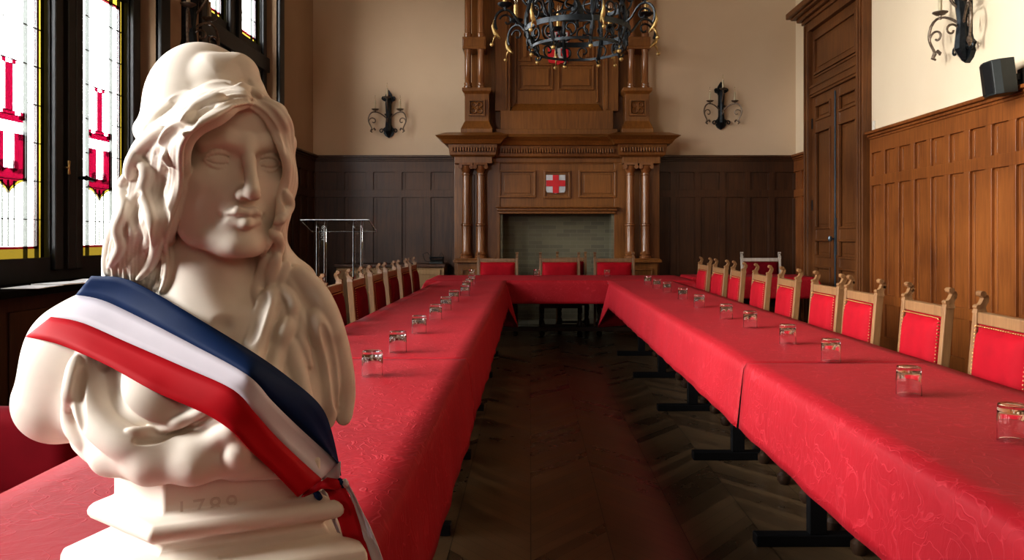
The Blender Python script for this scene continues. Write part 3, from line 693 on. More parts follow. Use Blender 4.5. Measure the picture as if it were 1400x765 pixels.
# ---------------------------------------------------------------- chandelier
def chandelier():
    Yc = 6.6; e = empty('chandelier', ((789-725)*Yc/F, Yc, 0))
    def zz(y): return CAMZ-(y-322)*Yc/F
    def band(z, r, h, name):
        mb = MB(); n = 48
        for k in range(1):
            pro = [(r-.004, z-h/2), (r+.004, z-h/2), (r+.004, z+h/2), (r-.004, z+h/2), (r-.004, z-h/2)]
            mb.loft([[(p[0]*math.cos(2*PI*j/n), p[0]*math.sin(2*PI*j/n), p[1]) for j in range(n)] for p in pro], cap=False)
        return mb.build(name, M_IRON, e, smooth='auto')
    z1, z2, z3 = 2.84, 2.99, 3.21
    band(z1, .40, .022, 'lower_ring'); band(z2, .455, .045, 'middle_ring'); band(z3, .40, .045, 'upper_ring')
    sc = MB()
    for i in range(16):        # scrollwork between the rings
        a = 2*PI*(i+.5)/16; s = 1 if i % 2 else -1
        R = .43
        def T(u, z, R=R, a=a): return (R*math.cos(a+u/R), R*math.sin(a+u/R), z)
        sc.tube([T(s*x, z) for x, z in spiral((.0, z1+.075), .062, .014, -PI/2, 1.6*PI, 18)], .0085, 5)
        sc.tube([T(s*x, z, .44) for x, z in spiral((.0, z2+.105), .075, .016, -PI/2, 1.7*PI, 18)], .0095, 5)
        sc.tube([T(-s*x, z, .41) for x, z in spiral((.02, z3+.06), .05, .012, -PI/2, 1.4*PI, 14)], .008, 5)
    sc.build('scrollwork', M_IRON, e, smooth=True)
    for i in range(8):
        a = 2*PI*i/8+.22; d = (math.cos(a), math.sin(a))
        def T(p): return (d[0]*p[0], d[1]*p[0], p[1])
        m = MB()
        m.tube([T(p) for p in bez((.40, z3+.02), (.47, z3-.1), (.47, z2), (.39, z1-.01))], [.018]*10, 6)
        m.tube([T(p) for p in spiral((.385, z1-.02), .035, .01, 0, -1.6*PI, 14)], .009, 6)
        m.tube([T(p) for p in bez((.45, z2+.03), (.52, z2+.0), (.54, z2+.15), (.62, z2+.15))+bez((.62, z2+.15), (.70, z2+.15), (.74, z2+.05), (.70, z2-.02))[1:]], .011, 6)
        m.tube([T(p) for p in spiral((.615, z2+.055), .062, .012, .2, 1.8*PI, 20)], .009, 6)
        m.tube([T(p) for p in bez((.44, z3-.02), (.50, z3+.02), (.52, z3+.14), (.46, z3+.15))+spiral((.475, z3+.10), .045, .012, 1.5, -3.5, 14)], .010, 6)
        x, y, z = T((.63, z2+.17))
        m.tube([(x, y, z-.03), (x, y, z+.01)], .012, 6)
        m.lathe([(.005, 0), (.035, .003), (.062, .022), (.066, .03), (.036, .014), (.018, .012)], (x, y, z), 12)
        o = m.build('arm', M_IRON, e, smooth='auto')
        g = MB(); g.tube([T(p) for p in ((.725, z2+.06), (.735, z2+.0), (.715, z2-.05), (.68, z2-.085), (.665, z2-.10))], [.004, .011, .019, .013, .004], 8)
        g.tube([T(p) for p in ((.70, z2-.06), (.725, z2-.095), (.735, z2-.13))], [.014, .008, .004], 6)
        g.lathe([(0, -.018), (.013, -.012), (.018, 0), (.013, .012), (0, .018)], T((.742, z2-.15)), 10)
        g.build('gilt_leaf', M_GOLD, o, smooth=True)
        c = MB().lathe([(.019, 0), (.019, .15), (.008, .16)], (x, y, z+.012), 12).build('candle', M_GOLD, o, smooth='auto')
        MB().lathe([(.010, .15), (.012, .165), (.018, .19), (.012, .22), (0.001, .25)], (x, y, z+.012), 10).build('bulb', M_BULB, c, smooth=True)
        b = MB(); b.lathe([(0, -.02), (.014, -.013), (.02, 0), (.014, .013), (0, .02)], (d[0]*.40, d[1]*.40, z1-.065), 10); b.lathe([(.004, .02), (.007, .03), (.004, .05)], (d[0]*.40, d[1]*.40, z1-.065), 8)
        b.build('gilt_ball', M_GOLD, o, smooth=True)
    # central stem and suspension
    st = MB().lathe([(.001, 3.02), (.02, 3.03), (.012, 3.08), (.05, 3.14), (.055, 3.2), (.02, 3.26), (.016, 3.6), (.04, 3.65), (.016, 3.7), (.012, ZC-.0)], (0, 0, 0), 12)
    st.build('stem', M_IRON, e, smooth='auto')
    sp = MB()
    for i in range(4):
        a = PI/4+i*PI/2; sp.tube([(0, 0, 3.2), (.40*math.cos(a), .40*math.sin(a), z3)], .009, 5); sp.tube([(.02*math.cos(a), .02*math.sin(a), 4.3), (.40*math.cos(a), .40*math.sin(a), z3)], .008, 5)
    sp.build('spoke', M_IRON, e)
    tag(e, 'wrought-iron ring chandelier with gilt leaves and candle bulbs', 'chandelier')
chandelier()

# ---------------------------------------------------------------- speaker and socket
sp = empty('wall_speaker', (3.66, 6.0, 2.47), PI/2+.18)   # local x ~ along wall, y -> out of wall (-X)
sp.rotation_euler = (.0, .0, PI/2-.1)
bx = MB().loft([[(-.105, -.08, z), (.105, -.08, z), (.115, .03, z), (.09, .085, z), (.0, .105, z), (-.09, .085, z), (-.115, .03, z)] for z in (-.135, .135)])
bx.xform(Matrix.Rotation(-.12, 4, 'X')).build('cabinet', M_PLASTIC, sp, bevel=.006)
MB().loft([[(-.095, .072, z), (.095, .072, z), (.085, .093, z), (0, .112, z), (-.085, .093, z)] for z in (-.12, .12)]).xform(Matrix.Rotation(-.12, 4, 'X')).build('grille', M_BLACK, sp)
MB().box(-.02, .02, -.16, -.07, -.02, .03).box(-.04, .04, -.215, -.155, -.12, .07).build('bracket', M_BLACK, sp, bevel=.004)
tag(sp, 'small black loudspeaker on a wall bracket above the oak panelling', 'speaker')
MB().box(XR-.015, XR, 8.60, 8.66, 2.42, 2.53).build('wall_socket', M_WHITE, bevel=.004)
tag(bpy.data.objects['wall_socket'], 'small white socket plate on the cream wall beside the door casing', 'socket')

# ---------------------------------------------------------------- tables
def folding_table(x0, x1, y0, y1, legs, lab, side):
    e = empty('folding_table', ((x0+x1)/2, (y0+y1)/2, 0)); cx, cy = e.location.x, e.location.y
    MB().box(x0-cx, x1-cx, y0-cy+.004, y1-cy-.004, .705, .734).build('tabletop', M_CHAIRDK, e)
    for ly in legs:
        m = MB(); a, b = x0-cx+.04, x1-cx-.06
        ux = a+.25 if side > 0 else b-.25
        m.box(a, b, ly-cy-.03, ly-cy+.03, 0.0, .045); m.box(-.03, .03, ly-cy-.022, ly-cy+.022, .045, .67) if False else m.box(ux-.035, ux+.035, ly-cy-.022, ly-cy+.022, .045, .67)
        m.box(a+.03, b-.03, ly-cy-.02, ly-cy+.02, .67, .704)
        m.build('leg', M_BLACK, e, bevel=.004)
    tag(e, lab, 'table', 'black-legged folding tables under the red cloths')
RX0, RX1, LX0, LX1 = .862, 1.585, -1.025, -.270
folding_table(RX0, RX1, .62, 3.02, (.75, 1.88), 'folding table under the nearest red cloth of the door-side row', 1)
folding_table(RX0, RX1, 3.04, 5.50, (3.09, 4.27, 5.46), 'folding table at the middle of the door-side row', 1)
folding_table(RX0, RX1, 5.51, 8.56, (6.73, 7.96), 'folding table at the fireplace end of the door-side row', 1)
folding_table(LX0, LX1, .62, 3.12, (.75, 1.88), 'folding table carrying the plaster bust', -1)
folding_table(LX0, LX1, 3.14, 5.50, (3.20, 4.28, 5.46), 'folding table at the middle of the window-side row', -1)
folding_table(LX0, LX1, 5.51, 8.56, (6.73, 7.96), 'folding table at the fireplace end of the window-side row', -1)

def cloth(x0, x1, y0, y1, name, lab, drop=.265, open_ends=(True, True), drape=0, seed=0, T=.738, edge_gap=None):
    """rectangular cloth: grid over top and down the sides, gently waved hem"""
    rnd = random.Random(seed); ph = [rnd.uniform(0, 6) for _ in range(6)]
    nx, ny = max(6, int((x1-x0)/.06)), max(8, int((y1-y0)/.045)); nd = 9
    # s coordinate across: -drop .. width+drop ; t along
    R = .018
    xs = list(np.linspace(-drop, 0, nd, endpoint=False))+list(np.linspace(0, x1-x0, nx))+list(np.linspace(x1-x0, x1-x0+drop, nd+1)[1:])
    ys0 = list(np.linspace(-drop, 0, nd, endpoint=False)) if open_ends[0] else []
    ys1 = list(np.linspace(y1-y0, y1-y0+drop, nd+1)[1:]) if open_ends[1] else []
    ys = ys0+list(np.linspace(0, y1-y0, ny))+ys1
    W, L = x1-x0, y1-y0
    mb = MB(); vs = []
    for t in ys:
        for s in xs:
            ox = -s if s < 0 else (s-W if s > W else 0); oy = -t if t < 0 else (t-L if t > L else 0)
            d = max(ox, oy) if not (ox and oy) else math.hypot(ox, oy)
            X = min(max(s, 0), W)+x0; Y = min(max(t, 0), L)+y0; Z = T
            sx = -1 if s < 0 else (1 if s > W else 0); sy = -1 if t < 0 else (1 if t > L else 0)
            if d > 0:
                k = min(1, d/drop)
                if drape and sx == drape and not oy:
                    q = min(1, max(0, (Y-(y1-.50))/.46)); q1 = min(1, q/.3); tq = max(0, (q-.3)/.7)
                    d *= 1+.85*q1; X += sx*.10*q1*k*(1-tq)-sx*.36*tq*k
                if ox and not oy:
                    w = math.sin(Y*9+ph[0])*.0025+math.sin(Y*21+ph[1]+s*3)*.0025+math.sin(Y*4.3+ph[2])*.002
                    fl = .008+.028*k+w*k
                    X += sx*fl
                elif oy and not ox:
                    w = math.sin(X*10+ph[3])*.006+math.sin(X*23+ph[4])*.004
                    Y += sy*(.008+.02*k+w*k)
                else:   # corner : the excess hangs in a cone fold
                    ang = math.atan2(oy, ox); m_ = math.sin(2*ang)
                    rad = .01+.03*k+.075*k*m_
                    X += sx*math.cos(ang)*rad*1.2; Y += sy*math.sin(ang)*rad*1.2
                    d = min(d, max(ox, oy)*(1+.38*m_))
                dd = d
                Z = T-max(0, dd-.006)*.995
                if d < .03: Z = T-d*d/.03*.8
            else:
                Z += math.sin(X*5+Y*3+ph[5])*.0008+math.sin(Y*7.+ph[2])*.0006
            vs.append((X, Y, Z))
    n = len(xs); fs = []
    for j in range(len(ys)-1):
        for i in range(n-1): fs.append((j*n+i, j*n+i+1, (j+1)*n+i+1, (j+1)*n+i))
    mb.add(vs, fs); o = mb.build(name, M_CLOTH, smooth=True)
    sm = o.modifiers.new('s', 'SOLIDIFY'); sm.thickness = .0015; sm.offset = -1
    tag(o, lab, 'tablecloth', 'red damask tablecloths')
    return o
cloth(RX0-.007, RX1+.007, .55, 3.035, 'tablecloth', 'red damask cloth on the door-side table nearest the camera', seed=1, open_ends=(True, False))
cloth(RX0-.007, RX1+.007, 3.04, 8.585, 'tablecloth', 'long red damask cloth with hanging corner on the door-side table row', seed=2, open_ends=(False, False), drape=-1)
cloth(LX0-.007, LX1+.007, .55, 3.135, 'tablecloth', 'red damask cloth beneath the plaster bust', seed=3, open_ends=(True, False))
cloth(LX0-.007, LX1+.007, 3.14, 8.585, 'tablecloth', 'long red damask cloth on the window-side table row', seed=4, open_ends=(False, False), drape=1)
# head table across the room
def old_table(x0, x1, y0, y1, lab, mat, n=3):
    e = empty('wooden_table', ((x0+x1)/2, (y0+y1)/2, 0)); w, d = (x1-x0)/2, (y1-y0)/2
    MB().box(-w, w, -d, d, .70, .733).box(-w+.08, w-.08, -d+.08, d-.08, .62, .70).build('tabletop', mat, e)
    for i in range(n):
        x = -w+.15+(2*w-.3)*i/(n-1)
        for y in (-d+.14, d-.14):
            MB().lathe([(.04, 0), (.045, .03), (.03, .06), (.028, .10), (.045, .14), (.045, .2), (.03, .24), (.042, .40), (.03, .54), (.045, .58), (.045, .63)], (x, y, 0), 12).build('leg', mat, e, smooth='auto')
    MB().box(-w+.15, w-.15, -.03, .03, .10, .15).build('stretcher', mat, e, bevel=.004)
    tag(e, lab, 'table')
old_table(-1.15, 1.82, 8.62, 9.78, 'dark wooden head table under the red cloth before the fireplace', M_CHAIRDK, 2)
cloth(-1.17, 1.84, 8.60, 9.80, 'tablecloth', 'red damask cloth on the head table before the fireplace', seed=5)
old_table(1.98, 3.45, 9.32, 9.98, 'dark side table under the red cloth in the corner by the door', M_CHAIRDK, 2)
cloth(1.96, 3.47, 9.30, 10.0, 'tablecloth', 'red damask cloth on the corner side table in front of the pale-framed chair', seed=6)

# ---------------------------------------------------------------- chairs
def make_chair(W, frame, velvet, H=.945, rear_only=False):
    """faces +x; back plane at x=0 ; width along y"""
    e = empty('council_chair')
    hw = W/2
    for s in (-1, 1):
        y = s*(hw-.02)
        post = MB()
        post.loft([[(x+dx, y+dy, z) for dx, dy in ((-.019, -.016), (.019, -.016), (.019, .016), (-.019, .016))] for x, z in ((.03, 0), (.035, .25), (.04, .47), (.02, .70), (0, H))])
        po = post.build('post', frame, e, bevel=.004)
        f = MB()     # scrolled finial leaning outward
        pts = [(0.0, H-.005), (-.002, H+.018), (-.014, H+.036), (-.020, H+.052), (-.012, H+.066)]
        f.loft([[(x+dx, y+dy, z) for dx, dy in ((-t, -w), (t, -w), (t, w), (-t, w))] for (x, z), t, w in zip(pts, (.020, .015, .012, .011, .012), (.019, .014, .014, .014, .016))])
        f.tube([(-.006, y-.019, H+.069), (-.006, y+.019, H+.069)], .012, 10)
        f.tube([(.010, y-.016, H+.018), (.010, y+.016, H+.018)], .010, 8)
        f.tube([(-.022, y-.014, H+.040), (-.022, y+.014, H+.040)], .007, 8)
        f.build('finial', frame, po, smooth='auto')
    MB().box(-.018, .018, -hw+.038, hw-.038, H-.045, H).build('top_rail', frame, e, bevel=.004)
    # padded back
    z0, z1 = .56, H-.047; n = 10; mb = MB(); a = hw-.040
    vs, fs = [], []
    for side, sg in ((0, 1), (1, -1)):
        k = len(vs)
        for i in range(n+1):
            for j in range(n+1):
                u, v = i/n, j/n
                bul = (1-(2*u-1)**6)*(1-(2*v-1)**6)
                z = z0+(z1-z0)*v; xb = .04-.04*(z-.47)/(H-.47)*1.0
                vs.append((xb+sg*(.010+(.036 if side == 0 else .012)*bul**.7), -a+2*a*u, z))
        for i in range(n):
            for j in range(n):
                q = (k+i*(n+1)+j, k+(i+1)*(n+1)+j, k+(i+1)*(n+1)+j+1, k+i*(n+1)+j+1); fs.append(q)
    m = (n+1)**2
    rim = [i*(n+1) for i in range(n+1)]+[n*(n+1)+j for j in range(1, n+1)]+[i*(n+1)+n for i in range(n-1, -1, -1)]+[j for j in range(n-1, 0, -1)]
    for q in range(len(rim)): fs.append((rim[q], rim[(q+1) % len(rim)], m+rim[(q+1) % len(rim)], m+rim[q]))
    mb.add(vs, fs); bk = mb.build('backrest', velvet, e, smooth=True)
    nl = MB()
    pts = [(-a+.004, z) for z in np.linspace(z0+.02, z1-.008, 22)]+[(a-.004, z) for z in np.linspace(z0+.02, z1-.008, 22)]+[(y, z1-.004) for y in np.linspace(-a+.01, a-.01, 22)]
    for y, z in pts:
        xb = .04-.04*(z-.47)/(H-.47)
        nl.lathe([(.004, -.002), (.003, .002), (.0005, .0032)], (0, 0, 0), 6); k = len(nl.v)-18
        nl.v[k:] = [(xb+.024+q[2], y+q[0], z+q[1]) for q in nl.v[k:]]
    nl.build('nail_trim', M_BRASS, bk)
    MB().box(.0, .035, -hw+.04, hw-.04, .50, .545).build('lower_rail', frame, e, bevel=.004)
    # seat
    st = MB().loft([[(x, y, z) for x, y in ((.03+i, -hw+i), (.50-i, -hw+i), (.50-i, hw-i), (.03+i, hw-i))] for z, i in ((.40, .0), (.455, .0), (.475, .012), (.485, .05))])
    st.build('seat', velvet, e, bevel=.006)
    MB().box(.04, .49, -hw+.012, hw-.012, .345, .40).build('seat_frame', M_CHAIRDK, e)
    for s in (-1, 1):
        MB().lathe([(.022, 0), (.034, .02), (.034, .045), (.018, .06), (.02, .075), (.032, .10), (.036, .14), (.028, .18), (.018, .20), (.026, .22), (.026, .25), (.02, .27), (.03, .29), (.03, .345)], (.465, s*(hw-.035), 0), 12).build('leg', M_CHAIRDK, e, smooth='auto')
        MB().box(.04, .46, s*(hw-.035)-.012, s*(hw-.035)+.012, .09, .125).build('stretcher', M_CHAIRDK, e)
    MB().box(.24, .27, -hw+.035, hw-.035, .095, .12).build('stretcher', M_CHAIRDK, e)
    return e
def place(proto, first, x, y, rz, lab, grp):
    o = proto if first else copy_tree(proto)
    o.location = (x, y, 0); o.rotation_euler = (0, 0, rz); tag(o, lab, 'chair', grp); return o
ordn = ['first', 'second', 'third', 'fourth', 'fifth', 'sixth', 'seventh', 'eighth', 'ninth']
ch = make_chair(.42, M_CHAIR, M_VELVET)
ys = [2.80, 3.38, 4.01, 4.53, 5.19, 5.79, 6.43, 7.03, 7.71]
for i, y in enumerate(ys):
    k = len(ys)-1-i
    lab = f'red velvet chair with nailed oak frame, {ordn[i]} from the camera along the door-side table'
    place(ch, i == 0, 1.745+random.uniform(-.008, .008), y, PI+random.uniform(-.05, .03), lab, 'red velvet chairs along the door-side table')
chl = make_chair(.42, M_CHAIR, M_VELVETDK)  # darker velvet puts the shade on this row into the colour
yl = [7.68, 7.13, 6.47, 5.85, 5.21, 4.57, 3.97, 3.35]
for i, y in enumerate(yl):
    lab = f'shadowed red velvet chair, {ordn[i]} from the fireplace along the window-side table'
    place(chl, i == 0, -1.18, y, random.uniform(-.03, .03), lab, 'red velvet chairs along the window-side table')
chb = make_chair(.54, M_CHAIRDK2 if 'M_CHAIRDK2' in globals() else M_CHAIR, M_VELVET)
labs = ['red velvet chair behind the head table in front of the paired columns by the windows', 'red velvet chair behind the head table under the red cross shield', 'red velvet chair behind the head table at the door side of the hearth']
for i, px in enumerate((680.5, 765, 839.5)):
    o = place(chb, i == 0, (px-725)*9.98/F, 9.98, -PI/2, labs[i], 'red velvet chairs behind the head table')
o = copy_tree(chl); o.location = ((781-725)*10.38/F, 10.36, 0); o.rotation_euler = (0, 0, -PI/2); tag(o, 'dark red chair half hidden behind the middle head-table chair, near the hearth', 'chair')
chs = make_chair(.54, M_SILVER, M_VELVETDK)
place(chs, True, (1040-725)*10.18/F, 10.18, -PI/2, 'pale silver-framed chair with dark red back behind the corner side table', None)

# low red armchair at the near end of the window-side table
ac = empty('upholstered_armchair', (-1.78, 2.05, 0), -.05)
bk = MB(); n = 14
for_r = []
def pad(name, x0, x1, y0, y1, z0, z1, r=.05):
    return MB().box(x0, x1, y0, y1, z0, z1).build(name, M_VELVETDK, ac, smooth=True, bevel=r, seg=5)
pad('seat', -.22, .34, -.34, .34, .28, .46, .04); pad('backrest', -.34, -.20, -.42, .42, .25, .86, .06)
pad('armrest', -.30, .34, -.44, -.32, .25, .70, .05); pad('armrest', -.30, .34, .32, .44, .25, .70, .05)
for x in (-.28, .28):
    for y in (-.36, .36): MB().lathe([(.018, 0), (.028, .25)], (x, y, 0), 10).build('leg', M_CHAIRDK, ac)
tag(ac, 'low dark red velvet armchair beside the bust at the window side', 'armchair')

# ---------------------------------------------------------------- tumblers (stood upside down)
def tumbler():
    R, H, t = .0385, .090, .0022
    prof = [(R-t*1.5, 0.0), (R, .0006), (R*.985, .03), (R*.95, H-.012), (R*.92, H-.002), (R*.85, H), (.001, H-.001), (.001, H-.0165), (R*.80, H-.0175), (R*.90, H-.024), (R*.95-t, .03), (R-t*1.6, .0004)]
    mb = MB().lathe(prof, (0, 0, 0), 28, cap=False)
    n = 28; mb.loft([[mb.v[(len(prof)-1)*n+j] for j in range(n)], [mb.v[j] for j in range(n)]], cap=False)
    return mb.build('tumbler', M_TUMB, smooth='auto')
tb = tumbler()
gR = [(1386.5, 607), (1242.5, 541.7), (1136, 495), (1077, 470.6), (1025.7, 447.8), (993, 435.9), (956, 420), (933.5, 409), (912, 399), (898, 394), (885.7, 389)]
gL = [(509, 515), (544, 482), (573, 455.5), (595.7, 436.7), (609.5, 424), (620.5, 412.6), (635.5, 404), (637.7, 397), (641.5, 391), (645, 387)]
gB = [(645, 378), (733.5, 377.4), (830, 378)]
ordl = ordn+['tenth', 'eleventh']
def glass(i, px, py, lab, grp, dz=0):
    Y = (CAMZ-.742)*F/(py-322)+.039; X = (px-725)*Y/F
    o = tb if glass.first else tb.copy()
    if not glass.first: COL.objects.link(o)
    glass.first = False
    o.location = (X, Y, .7395); o.rotation_euler = (0, 0, random.uniform(0, 6)); tag(o, lab, 'glass', grp)
glass.first = True
for i, (a, b) in enumerate(gR): glass(i, a, b, f'upturned clear tumbler, {ordl[i]} from the camera on the door-side table', 'upturned tumblers on the door-side table')
for i, (a, b) in enumerate(gL): glass(i, a, b, f'upturned clear tumbler, {ordl[i]} past the bust on the window-side table', 'upturned tumblers on the window-side table')
for i, (a, b) in enumerate(gB): glass(i, a, b, ['upturned clear tumbler at the window-side end of the head table', 'upturned clear tumbler at the middle of the head table', 'upturned clear tumbler on the head table before the door-side hearth chair'][i], 'upturned tumblers on the head table')

# ---------------------------------------------------------------- lectern
le = empty('lectern', (-1.78, 7.15, 0))
def slab(pts, name, th=.012):
    a = [Vector(p) for p in pts]; nrm = (a[1]-a[0]).cross(a[2]-a[0]).normalized()*th
    return MB().loft([a, [p+nrm for p in a]]).build(name, M_ACRYL, le, bevel=.002, seg=1)
slab([(-.31, -.16, 1.375), (.31, -.16, 1.375), (.31, .20, 1.275), (-.31, .20, 1.275)], 'reading_top')
MB().box(-.30, .30, .19, .20, 1.27, 1.30).build('page_ledge', M_ACRYL, le)
for x in (-.17, .17):
    MB().box(x-.035, x+.035, -.02, -.01, .02, 1.335).box(x-.035, x+.035, .05, .06, .02, 1.31).box(x-.035, x-.027, -.01, .05, .02, 1.31).box(x+.027, x+.035, -.01, .05, .02, 1.31).build('upright', M_ACRYL, le)
MB().box(-.28, .28, -.16, .20, 0, .02).build('base', M_ACRYL, le)
ed = MB()
def edge(a, b, t=.003): ed.tube([a, b], t, 4)
A, B, C_, D = (-.31, -.16, 1.385), (.31, -.16, 1.385), (.31, .20, 1.285), (-.31, .20, 1.285)
for p, q in ((A, B), (B, C_), (C_, D), (D, A)): edge(p, q, .0045)
for x in (-.17, .17):
    for dx in (-.036, .036):
        for y in (-.02, .06): edge((x+dx, y, .02), (x+dx, y, 1.33 if y < 0 else 1.31), .0028)
    for dx in (-.036, .036): edge((x+dx, -.02, 1.33), (x+dx, .06, 1.31), .005)
for p, q in (((-.28, -.16, .021), (.28, -.16, .021)), ((.28, -.16, .021), (.28, .2, .021)), ((.28, .2, .021), (-.28, .2, .021)), ((-.28, .2, .021), (-.28, -.16, .021))): edge(p, q)
ed.build('polished_edge', M_EDGE, le)  # pale strips added to imitate bright glints along the acrylic edges
tag(le, 'clear acrylic lectern standing behind the window-side chairs', 'lectern')

# ---------------------------------------------------------------- low cabinet with telephone
cb = empty('low_cabinet', (-1.95, 10.9, 0))
m = MB(); w = .77
m.box(-w+.02, w-.02, -.21, .25, .06, .80); m.box(-w+.04, w-.04, -.18, .25, 0, .06)
m.build('carcass', M_PED, cb, bevel=.004)
MB().box(-w, w, -.25, .27, .80, .845).build('cabinet_top', M_OAKSHADE, cb, bevel=.008)
for i in range(3):
    x0 = -w+.05+i*(2*w-.1)/3; x1 = x0+(2*w-.1)/3-.02
    d = MB().box(x0, x1, -.228, -.21, .10, .77).box(x0, x0+.07, -.24, -.228, .10, .77).box(x1-.07, x1, -.24, -.228, .10, .77).box(x0+.07, x1-.07, -.24, -.228, .70, .77).box(x0+.07, x1-.07, -.24, -.228, .10, .17).build('door', M_PED, cb, bevel=.004)
    MB().lathe([(.006, 0), (.014, .012), (.010, .02), (.001, .023)], (0, 0, 0), 10).xform(Matrix.Translation((x1-.035, -.24, .45)) @ Matrix.Rotation(PI/2, 4, 'X')).build('knob', M_BRASS, d, smooth=True)
tag(cb, 'low light-oak cabinet against the back wall beside the fireplace', 'cabinet')
tp = empty('desk_telephone', ((597-725)*10.85/F, 10.85, .845))
MB().loft([[(-.10, -.07, 0), (.10, -.07, 0), (.10, .08, 0), (-.10, .08, 0)], [(-.09, -.06, .03), (.09, -.06, .03), (.09, .07, .06), (-.09, .07, .06)]]).build('body', M_PLASTIC, tp, bevel=.006)
MB().tube([(-.10, .0, .075), (-.07, .0, .085), (.07, .0, .085), (.10, .0, .075)], [.026, .014, .014, .026], 10).build('handset', M_BLACK, tp, smooth=True)
MB().tube([(.07, .05, .04), (.09, .06, .11), (.06, .06, .15), (.02, .06, .10), (0, .05, .05)], .004, 5).tube([(-.10, .03, .02), (-.17, .04, .04), (-.20, .04, .13), (-.14, .04, .16), (-.09, .04, .10), (-.08, .03, .05)], .004, 5).build('cord', M_BLACK, tp, smooth=True)
tag(tp, 'small black telephone with looping cord on the low cabinet', 'telephone')

# papers on the window ledge
for i, (y, a, dx) in enumerate(((4.62, .12, 0), (4.95, -.2, .03), (5.25, .3, -.02))):
    o = MB().box(-.105, .105, -.148, .148, 0, .004+.003*i).build('paper_sheet', M_PAPER, loc=(-2.99-dx*.5, y, ZS+.0005), rot=(0, 0, a))
    tag(o, ['stack of white papers on the window ledge nearest the camera', 'white paper sheet between two others on the window ledge', 'white paper sheet farthest along the window ledge'][i], 'papers', 'white papers on the window ledge')
# ================================================================ plaster bust : implicit surface, meshed with surface nets
Y0 = 1.10; U = Y0/F
def Q(px, py, d=0.): 
    Y = Y0-d*U
    return np.array(P(px, py, Y))
VOX = .0014
lo = np.array([-.82, .935, .875]); hi = np.array([-.235, 1.27, 1.55])
dims = np.ceil((hi-lo)/VOX).astype(int)
FLD = np.full(dims, .5, np.float32)
AX = [lo[i]+VOX*np.arange(dims[i], dtype=np.float32) for i in range(3)]
def sub(c0, c1):
    a = np.maximum(0, np.floor((np.minimum(c0, c1)-lo)/VOX).astype(int)); b = np.minimum(dims, np.ceil((np.maximum(c0, c1)-lo)/VOX).astype(int)+1)
    if np.any(b <= a): return None
    sl = tuple(slice(a[i], b[i]) for i in range(3))
    return sl, AX[0][sl[0]][:, None, None], AX[1][sl[1]][None, :, None], AX[2][sl[2]][None, None, :]
def blend(sl, d, k, op):
    f = FLD[sl]
    if op == '+':
        h = np.maximum(k-np.abs(f-d), 0)/k if k > 0 else 0
        FLD[sl] = np.minimum(f, d)-h*h*k*.25
    else:
        d = -d
        h = np.maximum(k-np.abs(f-d), 0)/k if k > 0 else 0
        FLD[sl] = np.maximum(f, d)+h*h*k*.25
def ell(c, r, R=None, k=.012, op='+'):
    c = np.asarray(c, float); r = np.asarray(r, float)
    m = r.max()+k+.006; g = sub(c-m, c+m)
    if g is None: return
    sl, x, y, z = g; x = x-c[0]; y = y-c[1]; z = z-c[2]
    if R is not None:
        R = np.asarray(R)   # rows = local axes
        X = R[0, 0]*x+R[0, 1]*y+R[0, 2]*z; Yy = R[1, 0]*x+R[1, 1]*y+R[1, 2]*z; Z = R[2, 0]*x+R[2, 1]*y+R[2, 2]*z
    else: X, Yy, Z = x, y, z
    k0 = np.sqrt((X/r[0])**2+(Yy/r[1])**2+(Z/r[2])**2); k1 = np.sqrt((X/r[0]**2)**2+(Yy/r[1]**2)**2+(Z/r[2]**2)**2)
    d = (k0*(k0-1)/np.maximum(k1, 1e-6)).astype(np.float32)
    blend(sl, d, k, op)
def cap(a, b, ra, rb, k=.006, op='+'):
    a = np.asarray(a, float); b = np.asarray(b, float); m = max(ra, rb)+k+.004
    g = sub(np.minimum(a, b)-m, np.maximum(a, b)+m)
    if g is None: return
    sl, x, y, z = g; ab = b-a; L = max(ab.dot(ab), 1e-12)
    t = np.clip(((x-a[0])*ab[0]+(y-a[1])*ab[1]+(z-a[2])*ab[2])/L, 0, 1)
    d = (np.sqrt((x-a[0]-t*ab[0])**2+(y-a[1]-t*ab[1])**2+(z-a[2]-t*ab[2])**2)-(ra+(rb-ra)*t)).astype(np.float32)
    blend(sl, d, k, op)
def chain(pts, k=.006, op='+'):      # pts: (px,py,d,r)
    for p, q in zip(pts[:-1], pts[1:]):
        cap(Q(*p[:3]), Q(*q[:3]), p[3]*U, q[3]*U, k, op)
def E(px, py, d, rx, ry, rz, k=12, op='+', R=None):  # rx across, ry depth, rz up (px units)
    ell(Q(px, py, d), (rx*U, ry*U, rz*U), R, k*U, op)
def sample(p):
    g = (p-lo)/VOX; i = np.floor(g).astype(int); i = np.clip(i, 0, dims-2); t = np.clip(g-i, 0, 1)
    r = 0
    for dx in (0, 1):
        for dy in (0, 1):
            for dz in (0, 1):
                w = (t[..., 0] if dx else 1-t[..., 0])*(t[..., 1] if dy else 1-t[..., 1])*(t[..., 2] if dz else 1-t[..., 2])
                r = r+w*FLD[i[..., 0]+dx, i[..., 1]+dy, i[..., 2]+dz]
    return r
